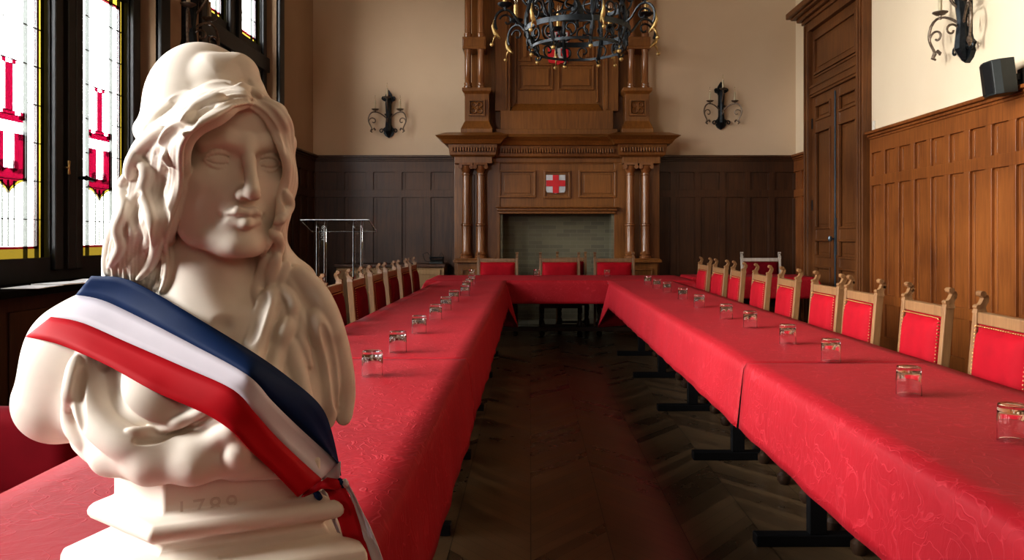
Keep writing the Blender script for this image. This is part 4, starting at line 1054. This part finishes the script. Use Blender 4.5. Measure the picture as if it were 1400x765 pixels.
def depth_at(px, py, back=False):    # first (or last) surface crossing on the line of sight, Y value; nan when missed
    px = np.atleast_1d(np.asarray(px, float)); py = np.atleast_1d(np.asarray(py, float))
    Ys = np.arange(lo[1]+.004, hi[1]-.004, .0015)
    if back: Ys = Ys[::-1]
    pts = np.stack([(px[:, None]-725)*Ys/F, np.broadcast_to(Ys, (len(px), len(Ys))), CAMZ-(py[:, None]-322)*Ys/F], -1)
    s = sample(pts); ins = s < 0
    first = ins.argmax(1); ok = ins.any(1)
    out = np.full(len(px), np.nan)
    for i in range(len(px)):
        if ok[i]:
            j = first[i]
            if j > 0: s0, s1 = s[i, j-1], s[i, j]; out[i] = Ys[j-1]+(Ys[j]-Ys[j-1])*s0/(s0-s1)
            else: out[i] = Ys[j]
    return out
def resample(pts, n):
    pts = np.asarray(pts, float); 
    t = np.concatenate([[0], np.cumsum(np.linalg.norm(np.diff(pts[:, :2], axis=0), axis=1))]); t /= t[-1]
    u = np.linspace(0, 1, n)
    # Catmull-Rom through the points
    out = []
    for x in u:
        i = min(np.searchsorted(t, x, 'right')-1, len(t)-2); i = max(i, 0)
        s = (x-t[i])/(t[i+1]-t[i]); p0 = pts[max(i-1, 0)]; p1 = pts[i]; p2 = pts[i+1]; p3 = pts[min(i+2, len(pts)-1)]
        out.append(.5*((2*p1)+(-p0+p2)*s+(2*p0-5*p1+4*p2-p3)*s*s+(-p0+3*p1-3*p2+p3)*s**3))
    return np.array(out)
def draw(pts, r0, r1=None, lift=0., k=.005, op='+', n=None, wav=0., wf=3., ph=0., taper=True, snap=None):
    """lay a strand over the current surface along points given as (px, py)"""
    pts = np.asarray(pts, float)[:, :2]
    L = np.linalg.norm(np.diff(pts, axis=0), axis=1).sum(); n = n or max(5, int(L/4))
    c = resample(pts, n)
    if wav:
        tg = np.gradient(c, axis=0); tg /= np.linalg.norm(tg, axis=1)[:, None]+1e-9; nm = np.stack([-tg[:, 1], tg[:, 0]], 1)
        c = c+nm*(wav*np.sin(np.linspace(0, wf*2*PI, n)+ph))[:, None]
    Yd = depth_at(c[:, 0], c[:, 1])
    ok = ~np.isnan(Yd)
    if ok.sum() < 2: return
    Yd = np.interp(np.arange(n), np.arange(n)[ok], Yd[ok])
    for _ in range(3): Yd[1:-1] = (Yd[:-2]+Yd[1:-1]*2+Yd[2:])/4
    r1 = r0 if r1 is None else r1
    rr = (r0+(r1-r0)*np.linspace(0, 1, n))
    if taper: rr = rr*(.35+.65*np.minimum(1, np.minimum(np.linspace(0, 1, n), np.linspace(1, 0, n))*6))
    Yd = Yd-lift*U
    W = np.stack([(c[:, 0]-725)*Yd/F, Yd, CAMZ-(c[:, 1]-322)*Yd/F], 1)
    for i in range(n-1): cap(W[i], W[i+1], rr[i]*U, rr[i+1]*U, k, op)

# ---- torso ------------------------------------------------------
E(250, 520, -30, 165, 100, 120, 10)
E(125, 482, -25, 78, 70, 72, 30)
chain([(116, 480, -20, 66), (84, 546, -18, 60)], .03)
E(395, 478, -75, 72, 66, 92, 40)
chain([(402, 470, -78, 66), (414, 520, -80, 62)], .03)
E(300, 570, -10, 130, 88, 82, 40)
E(215, 572, 18, 100, 72, 78, 40)
chain([(330, 620, 0, 55), (395, 640, -20, 45)], .03)
E(292, 432, -25, 88, 62, 34, 34)                # base of the neck / collar bones
chain([(150, 440, -30, 48), (230, 425, -30, 44)], .03)
chain([(330, 425, -45, 42), (400, 425, -70, 42)], .03)
E(203, 560, 70, 44, 36, 44, 22)                 # breasts
E(325, 545, 62, 46, 34, 46, 26)
# truncated lower edges
def halfspace_cut(c, n, ext):
    c = np.asarray(c); n = np.asarray(n)/np.linalg.norm(n)
    g = sub(c-ext, c+ext)
    sl, x, y, z = g; d = ((x-c[0])*n[0]+(y-c[1])*n[1]+(z-c[2])*n[2]).astype(np.float32)
    blend(sl, -d+0*FLD[sl], .012, '-')
# ---- neck -------------------------------------------------------
chain([(292, 325, -42, 60), (289, 380, -32, 57), (288, 440, -30, 64)], .03)
chain([(262, 340, -8, 16), (300, 432, 18, 12)], .02)    # neck muscle toward the collar
chain([(318, 440, 12, 9), (360, 430, -8, 9)], .012); chain([(285, 440, 16, 9), (215, 428, 14, 9)], .012)
E(306, 444, 46, 9, 9, 8, 12, '-')
# ---- head : local axes -----------------------------------------
yaw = math.radians(38); pit = math.radians(0); rol = math.radians(-1)
ef = np.array([math.sin(yaw), -math.cos(yaw), 0.]); er = np.array([math.cos(yaw), math.sin(yaw), 0.]); eu = np.array([0, 0, 1.])
ef2 = ef*math.cos(pit)+eu*math.sin(pit); eu2 = eu*math.cos(pit)-ef*math.sin(pit)
er2 = er*math.cos(rol)+eu2*math.sin(rol); eu2 = np.cross(ef2, er2)
RH = np.stack([er2, ef2, eu2]); HC = Q(312, 220, -20)
def H(x, y, z): return HC+(er2*x+ef2*y+eu2*z)*U
def HE(x, y, z, rx, ry, rz, k=8, op='+'): ell(H(x, y, z), (rx*U, ry*U, rz*U), RH, k*U, op)
def HC_(pts, k=5, op='+'):
    for p, q in zip(pts[:-1], pts[1:]): cap(H(*p[:3]), H(*q[:3]), p[3]*U, q[3]*U, k*U, op)
HE(0, -14, 34, 75, 93, 90, 5)
HE(0, 8, -34, 74, 71, 86, 14)
HE(0, 44, -102, 36, 32, 30, 16)
for s in (-1, 1):
    HC_([(s*62, -8, -62, 16), (s*49, 24, -96, 16), (s*19, 54, -116, 14)], 16)
    HE(s*41, 47, -34, 24, 20, 24, 18)
HE(0, 40, 44, 58, 42, 44, 20)                      # forehead
HE(0, 62, -78, 25, 19, 22, 14)                     # muzzle
HE(0, 70, -118, 20, 13, 14, 14)                     # chin
HC_([(-47, 62, 15, 8), (-24, 74, 19, 9), (0, 77, 14, 9), (24, 74, 19, 9), (47, 62, 15, 8)], 14)
for s in (-1, 1):
    HE(s*32, 86, -6, 19, 15, 12, 12, '-')
HC_([(0, 78, 20, 9), (0, 90, -8, 7.5), (0, 105, -46, 9.5)], 7)      # straight nose
HC_([(0, 76, -47, 12), (0, 99, -50, 8.5)], 7)
def lid(s, b0, off, r, r2, rr, k, op='+'):
    pts = []
    for a in np.linspace(-66, 66, 9):
        bb = math.radians(b0*(1-(a/66)**2)+off); ar = math.radians(a)
        pts.append((s*(32+rr*math.sin(ar)*math.cos(bb)), 56+rr*math.cos(ar)*math.cos(bb), -5+rr*math.sin(bb), r+(r2-r)*abs(a)/66))
    HC_(pts, k, op)
for s in (-1, 1):
    HE(s*9.5, 88, -51, 6.5, 10, 6.8, 5)
    HE(s*46, 32, -68, 22, 24, 26, 18)
    HE(s*6, 97, -58.5, 4., 6, 3.2, 3, '-')
    HE(s*32, 57, -5, 17.5, 17.5, 17, 2)            # eyeball
    lid(s, 34, -4, 3.9, 2.4, 18.4, 1.2)
    lid(s, -34, -6, 3.0, 2.0, 17.6, 1.2)
    lid(s, 18, -4, 1.3, .5, 18.2, 1.2, '-')
    lid(s, -18, -6, 1.1, .5, 18.0, 1.2, '-')
    HE(s*32, 74, -4, 5, 2.4, 5, 1, '-') if False else None
HC_([(-24, 68, -79.5, 3.2), (-11, 82, -72.5, 5.8), (0, 84, -74, 5.6), (11, 82, -72.5, 5.8), (24, 68, -79.5, 3.2)], 4)
HC_([(-19, 70, -84, 4.4), (0, 82, -88.5, 7.8), (19, 70, -84, 4.4)], 4)
HC_([(-28, 70, -80, 2.2), (-12, 87.5, -79.2, 2.), (0, 91, -80.6, 2.), (12, 87.5, -79.2, 2.), (28, 70, -80, 2.2)], 2.5, '-')
for s in (-1, 1): HE(s*29, 70, -81, 4, 6, 5, 6, '-')
HE(0, 89, -101, 15, 5, 5, 8, '-')
HE(0, 88, -62, 3.5, 4, 7, 5, '-')
# ---- cap (liberty cap, peak flopped forward) ---------------------
capc = dict()
def capshape():
    E(279, 153, -42, 77, 90, 97, 14)
    chain([(244, 138, 24, 17), (296, 112, 4, 38), (322, 104, -10, 32)], .008)
    chain([(318, 112, -6, 34), (342, 122, -6, 18)], .012)
    chain([(205, 178, -30, 22), (240, 148, 2, 26), (290, 138, 20, 22), (345, 138, 14, 14)], .014)
capshape()
# ---- hair masses -------------------------------------------------
chain([(330, 138, 39, 16), (282, 150, 32, 19), (238, 178, 16, 30), (212, 232, 0, 36), (203, 300, -15, 42), (192, 355, -25, 45), (184, 410, -30, 44)], .012)
chain([(345, 138, 34, 12), (374, 158, 18, 17), (390, 195, -8, 13), (390, 245, -26, 14), (378, 285, -32, 19), (368, 330, -42, 22), (378, 372, -50, 30)], .01)
chain([(378, 360, -62, 26), (405, 385, -66, 26), (420, 430, -66, 22)], .015)
E(404, 380, -60, 18, 18, 13, 10)
# strands, left
up = [(336, 124), (296, 122), (248, 144), (210, 182), (184, 226), (168, 276), (158, 322), (146, 374)]
dn = [(340, 144), (316, 144), (280, 164), (256, 198), (244, 248), (236, 302), (230, 350), (218, 398)]
def mid(u_, d_, t): return [(a[0]*(1-t)+b[0]*t, a[1]*(1-t)+b[1]*t) for a, b in zip(u_, d_)]
for j in range(8):
    t = j/7
    draw(mid(up, dn, t), 7.5+2*((j*5) % 3), 9, lift=.5+1.2*(j % 2), k=.003, wav=5.5, wf=2.5, ph=t*2.6)
for j in range(16):      # finer strands
    t = (j+.5)/16
    draw(mid(up, dn, t), 3.2, 3.4, lift=.8, k=.0022, wav=5.2, wf=2.5, ph=t*2.6+.15*(j % 3))
for c, r in (([(178, 232), (166, 256), (170, 284), (160, 312), (164, 338), (148, 366)], 7), ([(176, 214), (200, 232), (196, 262), (206, 296), (214, 330), (206, 362), (188, 382)], 8),
             ([(222, 176), (196, 196), (180, 222), (176, 244)], 9), ([(262, 162), (236, 176), (222, 200), (232, 226)], 7), ([(306, 132), (276, 142), (256, 162), (252, 184)], 8)):
    draw(c, r, r*.75, lift=3, k=.0035)
for c, r in (([(226, 232), (214, 262), (222, 300), (210, 340)], 4.5), ([(188, 262), (180, 296), (188, 326), (176, 352)], 4), ([(248, 172), (226, 190), (212, 212)], 4), ([(292, 142), (266, 158), (250, 176)], 3.6)):
    draw(c, r, r, lift=2.5, k=.007, op='-')
# strands, right
up = [(342, 124), (370, 138), (390, 166), (399, 206), (399, 246), (392, 286), (384, 326), (390, 364)]
dn = [(342, 146), (364, 164), (382, 188), (389, 216), (390, 250), (384, 286), (370, 326), (358, 360)]
for j in range(4):
    draw(mid(up, dn, j/3), 5.6, 6, lift=1.2, k=.0025, wav=2.6, wf=3, ph=j)
for c in ([(352, 134), (374, 156), (388, 182), (394, 210)], [(394, 250), (388, 268), (392, 288), (382, 300)], [(346, 146), (368, 168), (384, 196)]):
    draw(c, 2.2, 2.2, lift=1.8, k=.005, op='-')
draw([(390, 262), (396, 280), (386, 298), (376, 304)], 7, 6, lift=2, k=.003)
draw([(370, 315), (382, 330), (378, 352), (368, 366)], 7, 6, lift=2, k=.003)
# tresses over the far shoulder
for c, r in (([(380, 352), (372, 378), (374, 405), (388, 430), (384, 452), (392, 470)], 9), ([(392, 360), (388, 385), (396, 410), (412, 436), (410, 462), (418, 488), (424, 500)], 9),
             ([(398, 372), (404, 398), (420, 420), (432, 448), (430, 470)], 8), ([(368, 352), (356, 378), (352, 400), (358, 428)], 7), ([(384, 392), (398, 412), (400, 440), (396, 458)], 7),
             ([(404, 366), (424, 386), (438, 420), (452, 440), (448, 462)], 8)):
    draw(c, r, r*.6, lift=1, k=.007, wav=1.5, wf=2)
# drapery on the far shoulder
for c, r in (([(408, 372), (436, 410), (456, 460), (468, 520), (470, 574)], 13), ([(372, 398), (360, 440), (348, 480), (340, 520)], 9), ([(430, 430), (444, 480), (450, 530), (448, 580)], 8),
             ([(396, 468), (408, 510), (420, 560)], 6), ([(392, 440), (376, 490), (372, 530)], 6)):
    draw(c, r, r*.9, lift=-1, k=.012)
draw([(442, 445), (456, 500), (462, 560)], 4, 4, lift=1, k=.006, op='-')
draw([(362, 402), (350, 440), (342, 466)], 5, 4, lift=1, k=.008, op='-')
# drapery on the breast
draw([(150, 470), (146, 515), (152, 560), (180, 590), (225, 604), (270, 600)], 11, 15, lift=2, k=.010, op='-')
draw([(122, 470), (118, 520), (128, 566), (160, 600), (215, 618), (275, 610), (310, 590)], 13, 15, lift=1, k=.012)
draw([(186, 602), (215, 600), (250, 587), (292, 566)], 3, 3, lift=0, k=.006, op='-')
draw([(176, 588), (205, 590), (245, 577), (286, 556)], 5, 5, lift=1, k=.006)
draw([(104, 488), (96, 540), (98, 580), (112, 606)], 7, 9, lift=2, k=.006)
chain([(118, 602, 40, 14), (150, 626, 72, 17), (205, 638, 92, 19), (265, 638, 88, 19), (330, 628, 66, 18), (400, 640, 20, 16)], .02)
draw([(108, 500), (102, 545), (108, 590)], 3.5, 4, lift=2, k=.006, op='-') if False else None
draw([(112, 505), (107, 545), (112, 588)], 4, 4, lift=1, k=.006, op='-')
draw([(138, 492), (144, 505)], 6, 5, lift=2, k=.004, op='-')
draw([(318, 588), (334, 606), (322, 624)], 5, 5, lift=-2, k=.02)
# cap brim and dimples
draw([(196, 180), (214, 158), (240, 137), (272, 122), (310, 115), (340, 121), (357, 130)], 4.5, 3.5, lift=1.5, k=.006)
draw([(236, 134), (250, 124), (280, 116), (310, 109), (340, 113)], 3, 3, lift=1.0, k=.009, op='-')


# socle joining the bust to the plinth
def finish_bust():
    # cut the underside of the torso
    g = FLD
    x = AX[0][:, None, None]; y = AX[1][None, :, None]; z = AX[2][None, None, :]
    # rising underside : plane through the left stump bottom, flattening in the middle, rising again at the far shoulder
    zb = .905+.0*x
    d = (zb-z).astype(np.float32)
    np.maximum(g, d, out=g)
    # hollow away the back
    d = (y-1.235).astype(np.float32)
    np.maximum(g, np.where(z < 1.20, d+0*x, -1).astype(np.float32), out=g)
finish_bust()

def surface_nets(F_, lo, h):
    s = F_ < 0
    nx, ny, nz = F_.shape
    cnt = np.zeros((nx-1, ny-1, nz-1), np.uint8)
    for dx in (0, 1):
        for dy in (0, 1):
            for dz in (0, 1): cnt += s[dx:nx-1+dx, dy:ny-1+dy, dz:nz-1+dz]
    act = (cnt > 0) & (cnt < 8)
    idx = np.argwhere(act); vid = np.full(act.shape, -1, np.int64); vid[act] = np.arange(len(idx))
    acc = np.zeros((len(idx), 3)); num = np.zeros(len(idx))
    cor = [(a, b, c) for a in (0, 1) for b in (0, 1) for c in (0, 1)]
    i, j, k = idx.T
    val = {c: F_[i+c[0], j+c[1], k+c[2]] for c in cor}
    for c in cor:
        for ax in range(3):
            if c[ax] == 0:
                c2 = list(c); c2[ax] = 1; c2 = tuple(c2)
                a, b = val[c], val[c2]; m = (a < 0) != (b < 0)
                t = np.where(m, a/np.where(m, a-b, 1), 0)
                p = np.array(c, float)[None, :].repeat(len(idx), 0); p[:, ax] = t
                acc += p*m[:, None]; num += m
    v = lo+(idx+acc/num[:, None])*h
    quads = []
    for ax in range(3):
        sl0 = [slice(1, -1)]*3; sl1 = [slice(1, -1)]*3; sl0[ax] = slice(1, -2); sl1[ax] = slice(2, -1)
        a = s[tuple(sl0)]; b = s[tuple(sl1)]
        e = np.argwhere(a != b)+1
        u, w = [(1, 2), (2, 0), (0, 1)][ax]
        def V(du, dw):
            q = e.copy(); q[:, u] -= du; q[:, w] -= dw
            return vid[q[:, 0], q[:, 1], q[:, 2]]
        q = np.stack([V(1, 1), V(0, 1), V(0, 0), V(1, 0)], 1)
        flip = s[e[:, 0], e[:, 1], e[:, 2]] == False
        q[flip] = q[flip][:, ::-1]
        quads.append(q)
    return v, np.concatenate(quads)
V_, F4 = surface_nets(FLD, lo, VOX)
me = bpy.data.meshes.new('figure')
me.vertices.add(len(V_)); me.vertices.foreach_set('co', V_.astype(np.float32).ravel())
me.loops.add(len(F4)*4); me.loops.foreach_set('vertex_index', F4.astype(np.int32).ravel())
me.polygons.add(len(F4)); me.polygons.foreach_set('loop_start', np.arange(0, len(F4)*4, 4, dtype=np.int32)); 
me.polygons.foreach_set('use_smooth', np.ones(len(F4), bool))
me.update(calc_edges=True); me.validate()
me.materials.append(M_PLASTER)
BC = Q(300, 600, 0)
bust = empty('plaster_bust', (-.44, 1.09, .739))
tag(bust, 'white plaster bust of a woman in a soft cap on a moulded plinth', 'bust')
fig = bpy.data.objects.new('figure', me); COL.objects.link(fig); fig.parent = bust; fig.matrix_parent_inverse = Matrix.Translation((.44, -1.09, -.739))
sm = fig.modifiers.new('s', 'SMOOTH'); sm.factor = .5; sm.iterations = 2
print('BUST verts', len(V_))

# ---- plinth : polygon profile with mitred mouldings ----------------
C0, R0, L0, R1, L1 = [np.array(q) for q in ((-.4829, 1.01), (-.2975, 1.09), (-.589, 1.085), (-.345, 1.19), (-.56, 1.19))]
poly = [C0, R0, R1, L1, L0]
def offs(poly, o):
    n = len(poly); out = []
    for i in range(n):
        a, b, c = poly[i-1], poly[i], poly[(i+1) % n]
        e1 = (b-a)/np.linalg.norm(b-a); e2 = (c-b)/np.linalg.norm(c-b)
        n1 = np.array([e1[1], -e1[0]]); n2 = np.array([e2[1], -e2[0]])
        bis = n1+n2; bis /= np.linalg.norm(bis); out.append(b+bis*o/max(.3, bis.dot(n1)))
    return out
def zpl(py, Y=1.087): return CAMZ-(py-322)*Y/F
prof = [(zpl(640), 0), (zpl(676), 0), (zpl(681), .010)]
for a in np.linspace(-70, 80, 8): prof.append((zpl(694)-.014*math.sin(math.radians(a)), .010+.018*math.cos(math.radians(a))))
prof += [(zpl(712), .004), (zpl(720), .002), (zpl(727), .010), (zpl(733), .030), (zpl(738), .045), (zpl(740), .051), (zpl(748), .054), (.739+.03, .056), (.739+.028, .07), (.739, .07)]
pm = MB()
rings = []
for z, o in prof: rings.append([(p[0], p[1], z) for p in offs(poly, o)])
rings[0] = [(p[0], p[1], .925) for p in poly]
pm.loft(rings)
pl = pm.build('plinth', M_PLASTER, bust, bevel=.0035, seg=3, smooth='auto'); pl.matrix_parent_inverse = Matrix.Translation((.44, -1.09, -.739))
# date on the front face; darker letters stand in for shade in the cuts
fd = (R0-C0)/np.linalg.norm(R0-C0)
tc_ = bpy.data.curves.new('incised_date', 'FONT'); tc_.body = '1789'; tc_.size = .033; tc_.extrude = .0008; tc_.space_character = 1.25
tob = bpy.data.objects.new('tmp', tc_); COL.objects.link(tob); bpy.context.view_layer.update()
tm = bpy.data.meshes.new_from_object(tob.evaluated_get(bpy.context.evaluated_depsgraph_get())); bpy.data.objects.remove(tob); bpy.data.curves.remove(tc_)
to = bpy.data.objects.new('incised_date', tm); COL.objects.link(to); tm.materials.clear(); tm.materials.append(simple('shadowed_plaster', (.62, .53, .46), .7))
pos = C0+fd*.014; nrm = np.array([fd[1], -fd[0]])
to.location = (pos[0]+nrm[0]*.0002, pos[1]+nrm[1]*.0002, zpl(684)); to.rotation_euler = (PI/2, 0, math.atan2(fd[1], fd[0]))
to.parent = pl; to.matrix_parent_inverse = Matrix.Identity(4)

# ---------------------------------------------------------------- tricolour sash
LN = [  # four boundary lines (blue top, blue/white, white/red, red bottom)
    [(125, 377), (168, 380), (206, 397), (272, 436), (345, 481), (392, 514), (437, 553), (454, 592), (466, 650)],
    [(104, 403), (140, 410), (188, 432), (262, 470), (338, 512), (372, 548), (405, 580), (436, 608), (464, 632)],
    [(70, 433), (112, 441), (172, 467), (248, 500), (318, 532), (348, 563), (376, 595), (410, 628), (440, 655)],
    [(35, 460), (82, 471), (148, 500), (214, 536), (282, 566), (318, 590), (345, 618), (374, 645), (407, 679)]]
NS, NW = 60, 4
def taut(Yd, u):
    """greatest convex minorant of depth over arclength (a cloth pulled tight over the near side)"""
    n = len(Yd); hull = []
    for i in range(n):
        while len(hull) >= 2 and (Yd[hull[-1]]-Yd[hull[-2]])*(u[i]-u[hull[-2]]) >= (Yd[i]-Yd[hull[-2]])*(u[hull[-1]]-u[hull[-2]]): hull.pop()
        hull.append(i)
    return np.interp(u, u[hull], Yd[hull])
lines = [resample(l, NS) for l in LN]
rows = []
for b in range(3):
    for q in range(NW+1):
        if b and q == 0: continue
        t = q/NW; rows.append((lines[b]*(1-t)+lines[b+1]*t, b))
front = []; backp = []
for c, b in rows:
    # pull the sampled points slightly inside the silhouette
    cin = c.copy()
    Yd = depth_at(cin[:, 0], cin[:, 1]); Yb_ = depth_at(cin[:, 0], cin[:, 1], True)
    ok = ~np.isnan(Yd); n = len(Yd)
    Yd = np.interp(np.arange(n), np.arange(n)[ok], Yd[ok]); Yb_ = np.interp(np.arange(n), np.arange(n)[ok], Yb_[ok])
    u = np.concatenate([[0], np.cumsum(np.linalg.norm(np.diff(c, axis=0), axis=1))])
    Yt = taut(Yd, u)-.0045; Yr = -taut(-Yb_, u)+.007
    front.append((c, Yt)); backp.append((c, Yr))
FY = np.array([f[1] for f in front])
for _ in range(2): FY[1:-1] = np.minimum(FY[1:-1], (FY[:-2]+FY[2:])/2*.5+FY[1:-1]*.5)
def band_mesh(b):
    mb = MB(); i0 = b*NW; r = range(i0, i0+NW+1)
    g = []
    for k, i in enumerate(r):
        c, Yt = front[i]; Yt = FY[i]; fr = [((c[j, 0]-725)*Yt[j]/F, Yt[j], CAMZ-(c[j, 1]-322)*Yt[j]/F) for j in range(NS)]
        Yr = backp[i][1]
        bk = [((c[j, 0]-725)*Yr[j]/F, Yr[j], CAMZ-(c[j, 1]-322)*Yr[j]/F) for j in range(NS)]
        g.append(bk[::-1]+fr)
    n = 2*NS; vs = [p for row in g for p in row]
    fs = [(a*n+j, a*n+j+1, (a+1)*n+j+1, (a+1)*n+j) for a in range(NW) for j in range(n-1)]
    return mb.add(vs, fs)
sash = empty('tricolour_sash', tuple(Q(250, 520, 60)))
inv = Matrix.Translation(-Vector(sash.location))
for b, (nm, mt) in enumerate((('blue_band', M_BLUE), ('white_band', M_WRIB), ('red_band', M_RRIB))):
    o = band_mesh(b).build(nm, mt, sash, smooth=True); o.matrix_parent_inverse = inv
    s_ = o.modifiers.new('s', 'SOLIDIFY'); s_.thickness = .0012; s_.offset = 0
# folded end, knot and tails
Yk = float(np.mean([FY[i][-1] for i in (4, 8, 12)]))
def ribbon(name, mt, pts, thick=.0012, parent=None):
    """pts: list of (pxL,pyL,pxR,pyR,Yoff)"""
    mb = MB(); vs = []; m_ = 5; n = len(pts)
    for a, b_, c, d, yo in pts:
        for q in range(m_):
            t = q/(m_-1); yy = Yk+yo+.003*math.sin(t*PI)
            vs.append(tuple(P(a+(c-a)*t, b_+(d-b_)*t, yy)))
    fs = [(i*m_+j, i*m_+j+1, (i+1)*m_+j+1, (i+1)*m_+j) for i in range(n-1) for j in range(m_-1)]
    mb.add(vs, fs); o = mb.build(name, mt, parent or sash, smooth=True); o.matrix_parent_inverse = inv if parent is None else Matrix.Identity(4)
    s_ = o.modifiers.new('s', 'SOLIDIFY'); s_.thickness = thick; return o
ribbon('folded_red_edge', M_RRIB, [(404, 680, 436, 652, -.002), (416, 679, 440, 658, -.007), (436, 670, 448, 660, -.008), (447, 664, 450, 660, -.003)])
ribbon('folded_white_edge', M_WRIB, [(440, 655, 466, 630, -.001), (448, 657, 466, 642, -.006), (458, 661, 464, 655, -.004)])
ribbon('red_tail', M_RRIB, [(442, 668, 466, 655, .004), (448, 674, 475, 672, .0), (456, 695, 484, 690, -.004), (464, 715, 491, 712, .0), (470, 738, 498, 735, .004), (474, 765, 508, 765, .0), (478, 800, 514, 800, -.004), (482, 850, 520, 850, .0)])
ribbon('white_tail', M_WRIB, [(470, 664, 476, 660, .004), (478, 676, 484, 674, .002), (486, 700, 495, 697, .0), (493, 722, 506, 718, .002), (500, 745, 516, 742, .004), (506, 765, 524, 765, .002), (511, 800, 534, 800, .0), (516, 850, 540, 850, .0)])
ribbon('white_tail', M_WRIB, [(436, 672, 444, 667, .010), (446, 688, 452, 690, .012), (454, 712, 460, 712, .012), (463, 732, 468, 734, .012), (470, 765, 476, 765, .012), (476, 820, 482, 820, .012)])
kn = MB(); kp = [P(436, 664, Yk+.002), P(448, 660, Yk-.006), P(460, 662, Yk-.006), P(470, 660, Yk+.0)]
kn.tube(kp, [.004, .008, .008, .004], 10)
k_ = kn.build('knot', M_RRIB, sash, smooth=True); k_.matrix_parent_inverse = inv
for (a, b_, mt, nm) in (((463, 654), (470, 664), M_BLUE, 'blue_tassel'), ((430, 671), (438, 681), M_BLUE, 'blue_tassel'), ((470, 655), (474, 664), M_WRIB, 'white_tassel')):
    q = MB().tube([P(*a, Yk-.003), P((a[0]+b_[0])/2, (a[1]+b_[1])/2, Yk-.005), P(*b_, Yk-.002)], [.003, .005, .004], 8).build(nm, mt, sash, smooth=True); q.matrix_parent_inverse = inv
tag(sash, 'blue, white and red ribbon sash tied diagonally across the plaster bust', 'sash')

# ================================================================ camera, light
cd = bpy.data.cameras.new('camera'); co_ = bpy.data.objects.new('camera', cd); COL.objects.link(co_)
co_.location = (0, 0, CAMZ); co_.rotation_euler = (PI/2, 0, 0)
cd.sensor_width = 36; cd.lens = 36*F/1400; cd.clip_start = .05
cd.shift_x = -25/1400; cd.shift_y = -60.5/1400
scn.camera = co_
w = bpy.data.worlds.new('sky'); scn.world = w; w.use_nodes = True
nt = w.node_tree; nt.nodes.clear(); o_ = nt.nodes.new('ShaderNodeOutputWorld'); bg = nt.nodes.new('ShaderNodeBackground')
tc = N(nt, 'ShaderNodeTexCoord'); sp_ = N(nt, 'ShaderNodeSeparateXYZ'); nt.links.new(tc.outputs['Generated'], sp_.inputs[0])
nt.links.new(ramp(nt, sp_.outputs[2], [(.0, (.30, .28, .25)), (.07, (1., .98, .93)), (.32, (1., 1., 1.)), (.55, (.30, .31, .33)), (1., (.14, .15, .16))]), bg.inputs[0])
bg.inputs[1].default_value = WORLD
nt.links.new(bg.outputs[0], o_.inputs[0])
for i, wy in enumerate(wins):
    l = bpy.data.lights.new('window_portal', 'AREA'); l.shape = 'RECTANGLE'; l.size = 1.8; l.size_y = 4.1; l.cycles.is_portal = True
    lo_ = bpy.data.objects.new('window_portal', l); COL.objects.link(lo_); lo_.location = (XL-.27, wy+.87, 3.05); lo_.rotation_euler = (PI/2, 0, -PI/2)
def area(name, loc, tgt, sx, sy, power, col, spread=PI):
    l = bpy.data.lights.new(name, 'AREA'); l.shape = 'RECTANGLE'; l.size = sx; l.size_y = sy; l.energy = power; l.color = col; l.spread = spread
    q = bpy.data.objects.new(name, l); COL.objects.link(q); q.location = loc
    q.rotation_euler = (Vector(tgt)-Vector(loc)).to_track_quat('-Z', 'Y').to_euler(); return q
for args in LAMPS: area(*args)
sl = bpy.data.lights.new('sunbeam_lamp', 'SPOT'); sl.energy = 120; sl.spot_size = math.radians(9); sl.spot_blend = .6; sl.shadow_soft_size = .03; sl.color = (1., .98, .95)  # added spot that brightens the plinth's left face
so = bpy.data.objects.new('sunbeam_lamp', sl); COL.objects.link(so); so.location = (-3.05, -.25, .93); so.rotation_euler = (Vector((-.54, 1.05, .83))-Vector(so.location)).to_track_quat('-Z', 'Y').to_euler()
scn.view_settings.view_transform = 'Standard'; scn.view_settings.look = LOOK; scn.view_settings.exposure = EXPO
scn.cycles.use_denoising = True; scn.cycles.max_bounces = 10; scn.cycles.transparent_max_bounces = 24; scn.cycles.transmission_bounces = 10; scn.cycles.diffuse_bounces = 5
scn.cycles.sample_clamp_indirect = 6
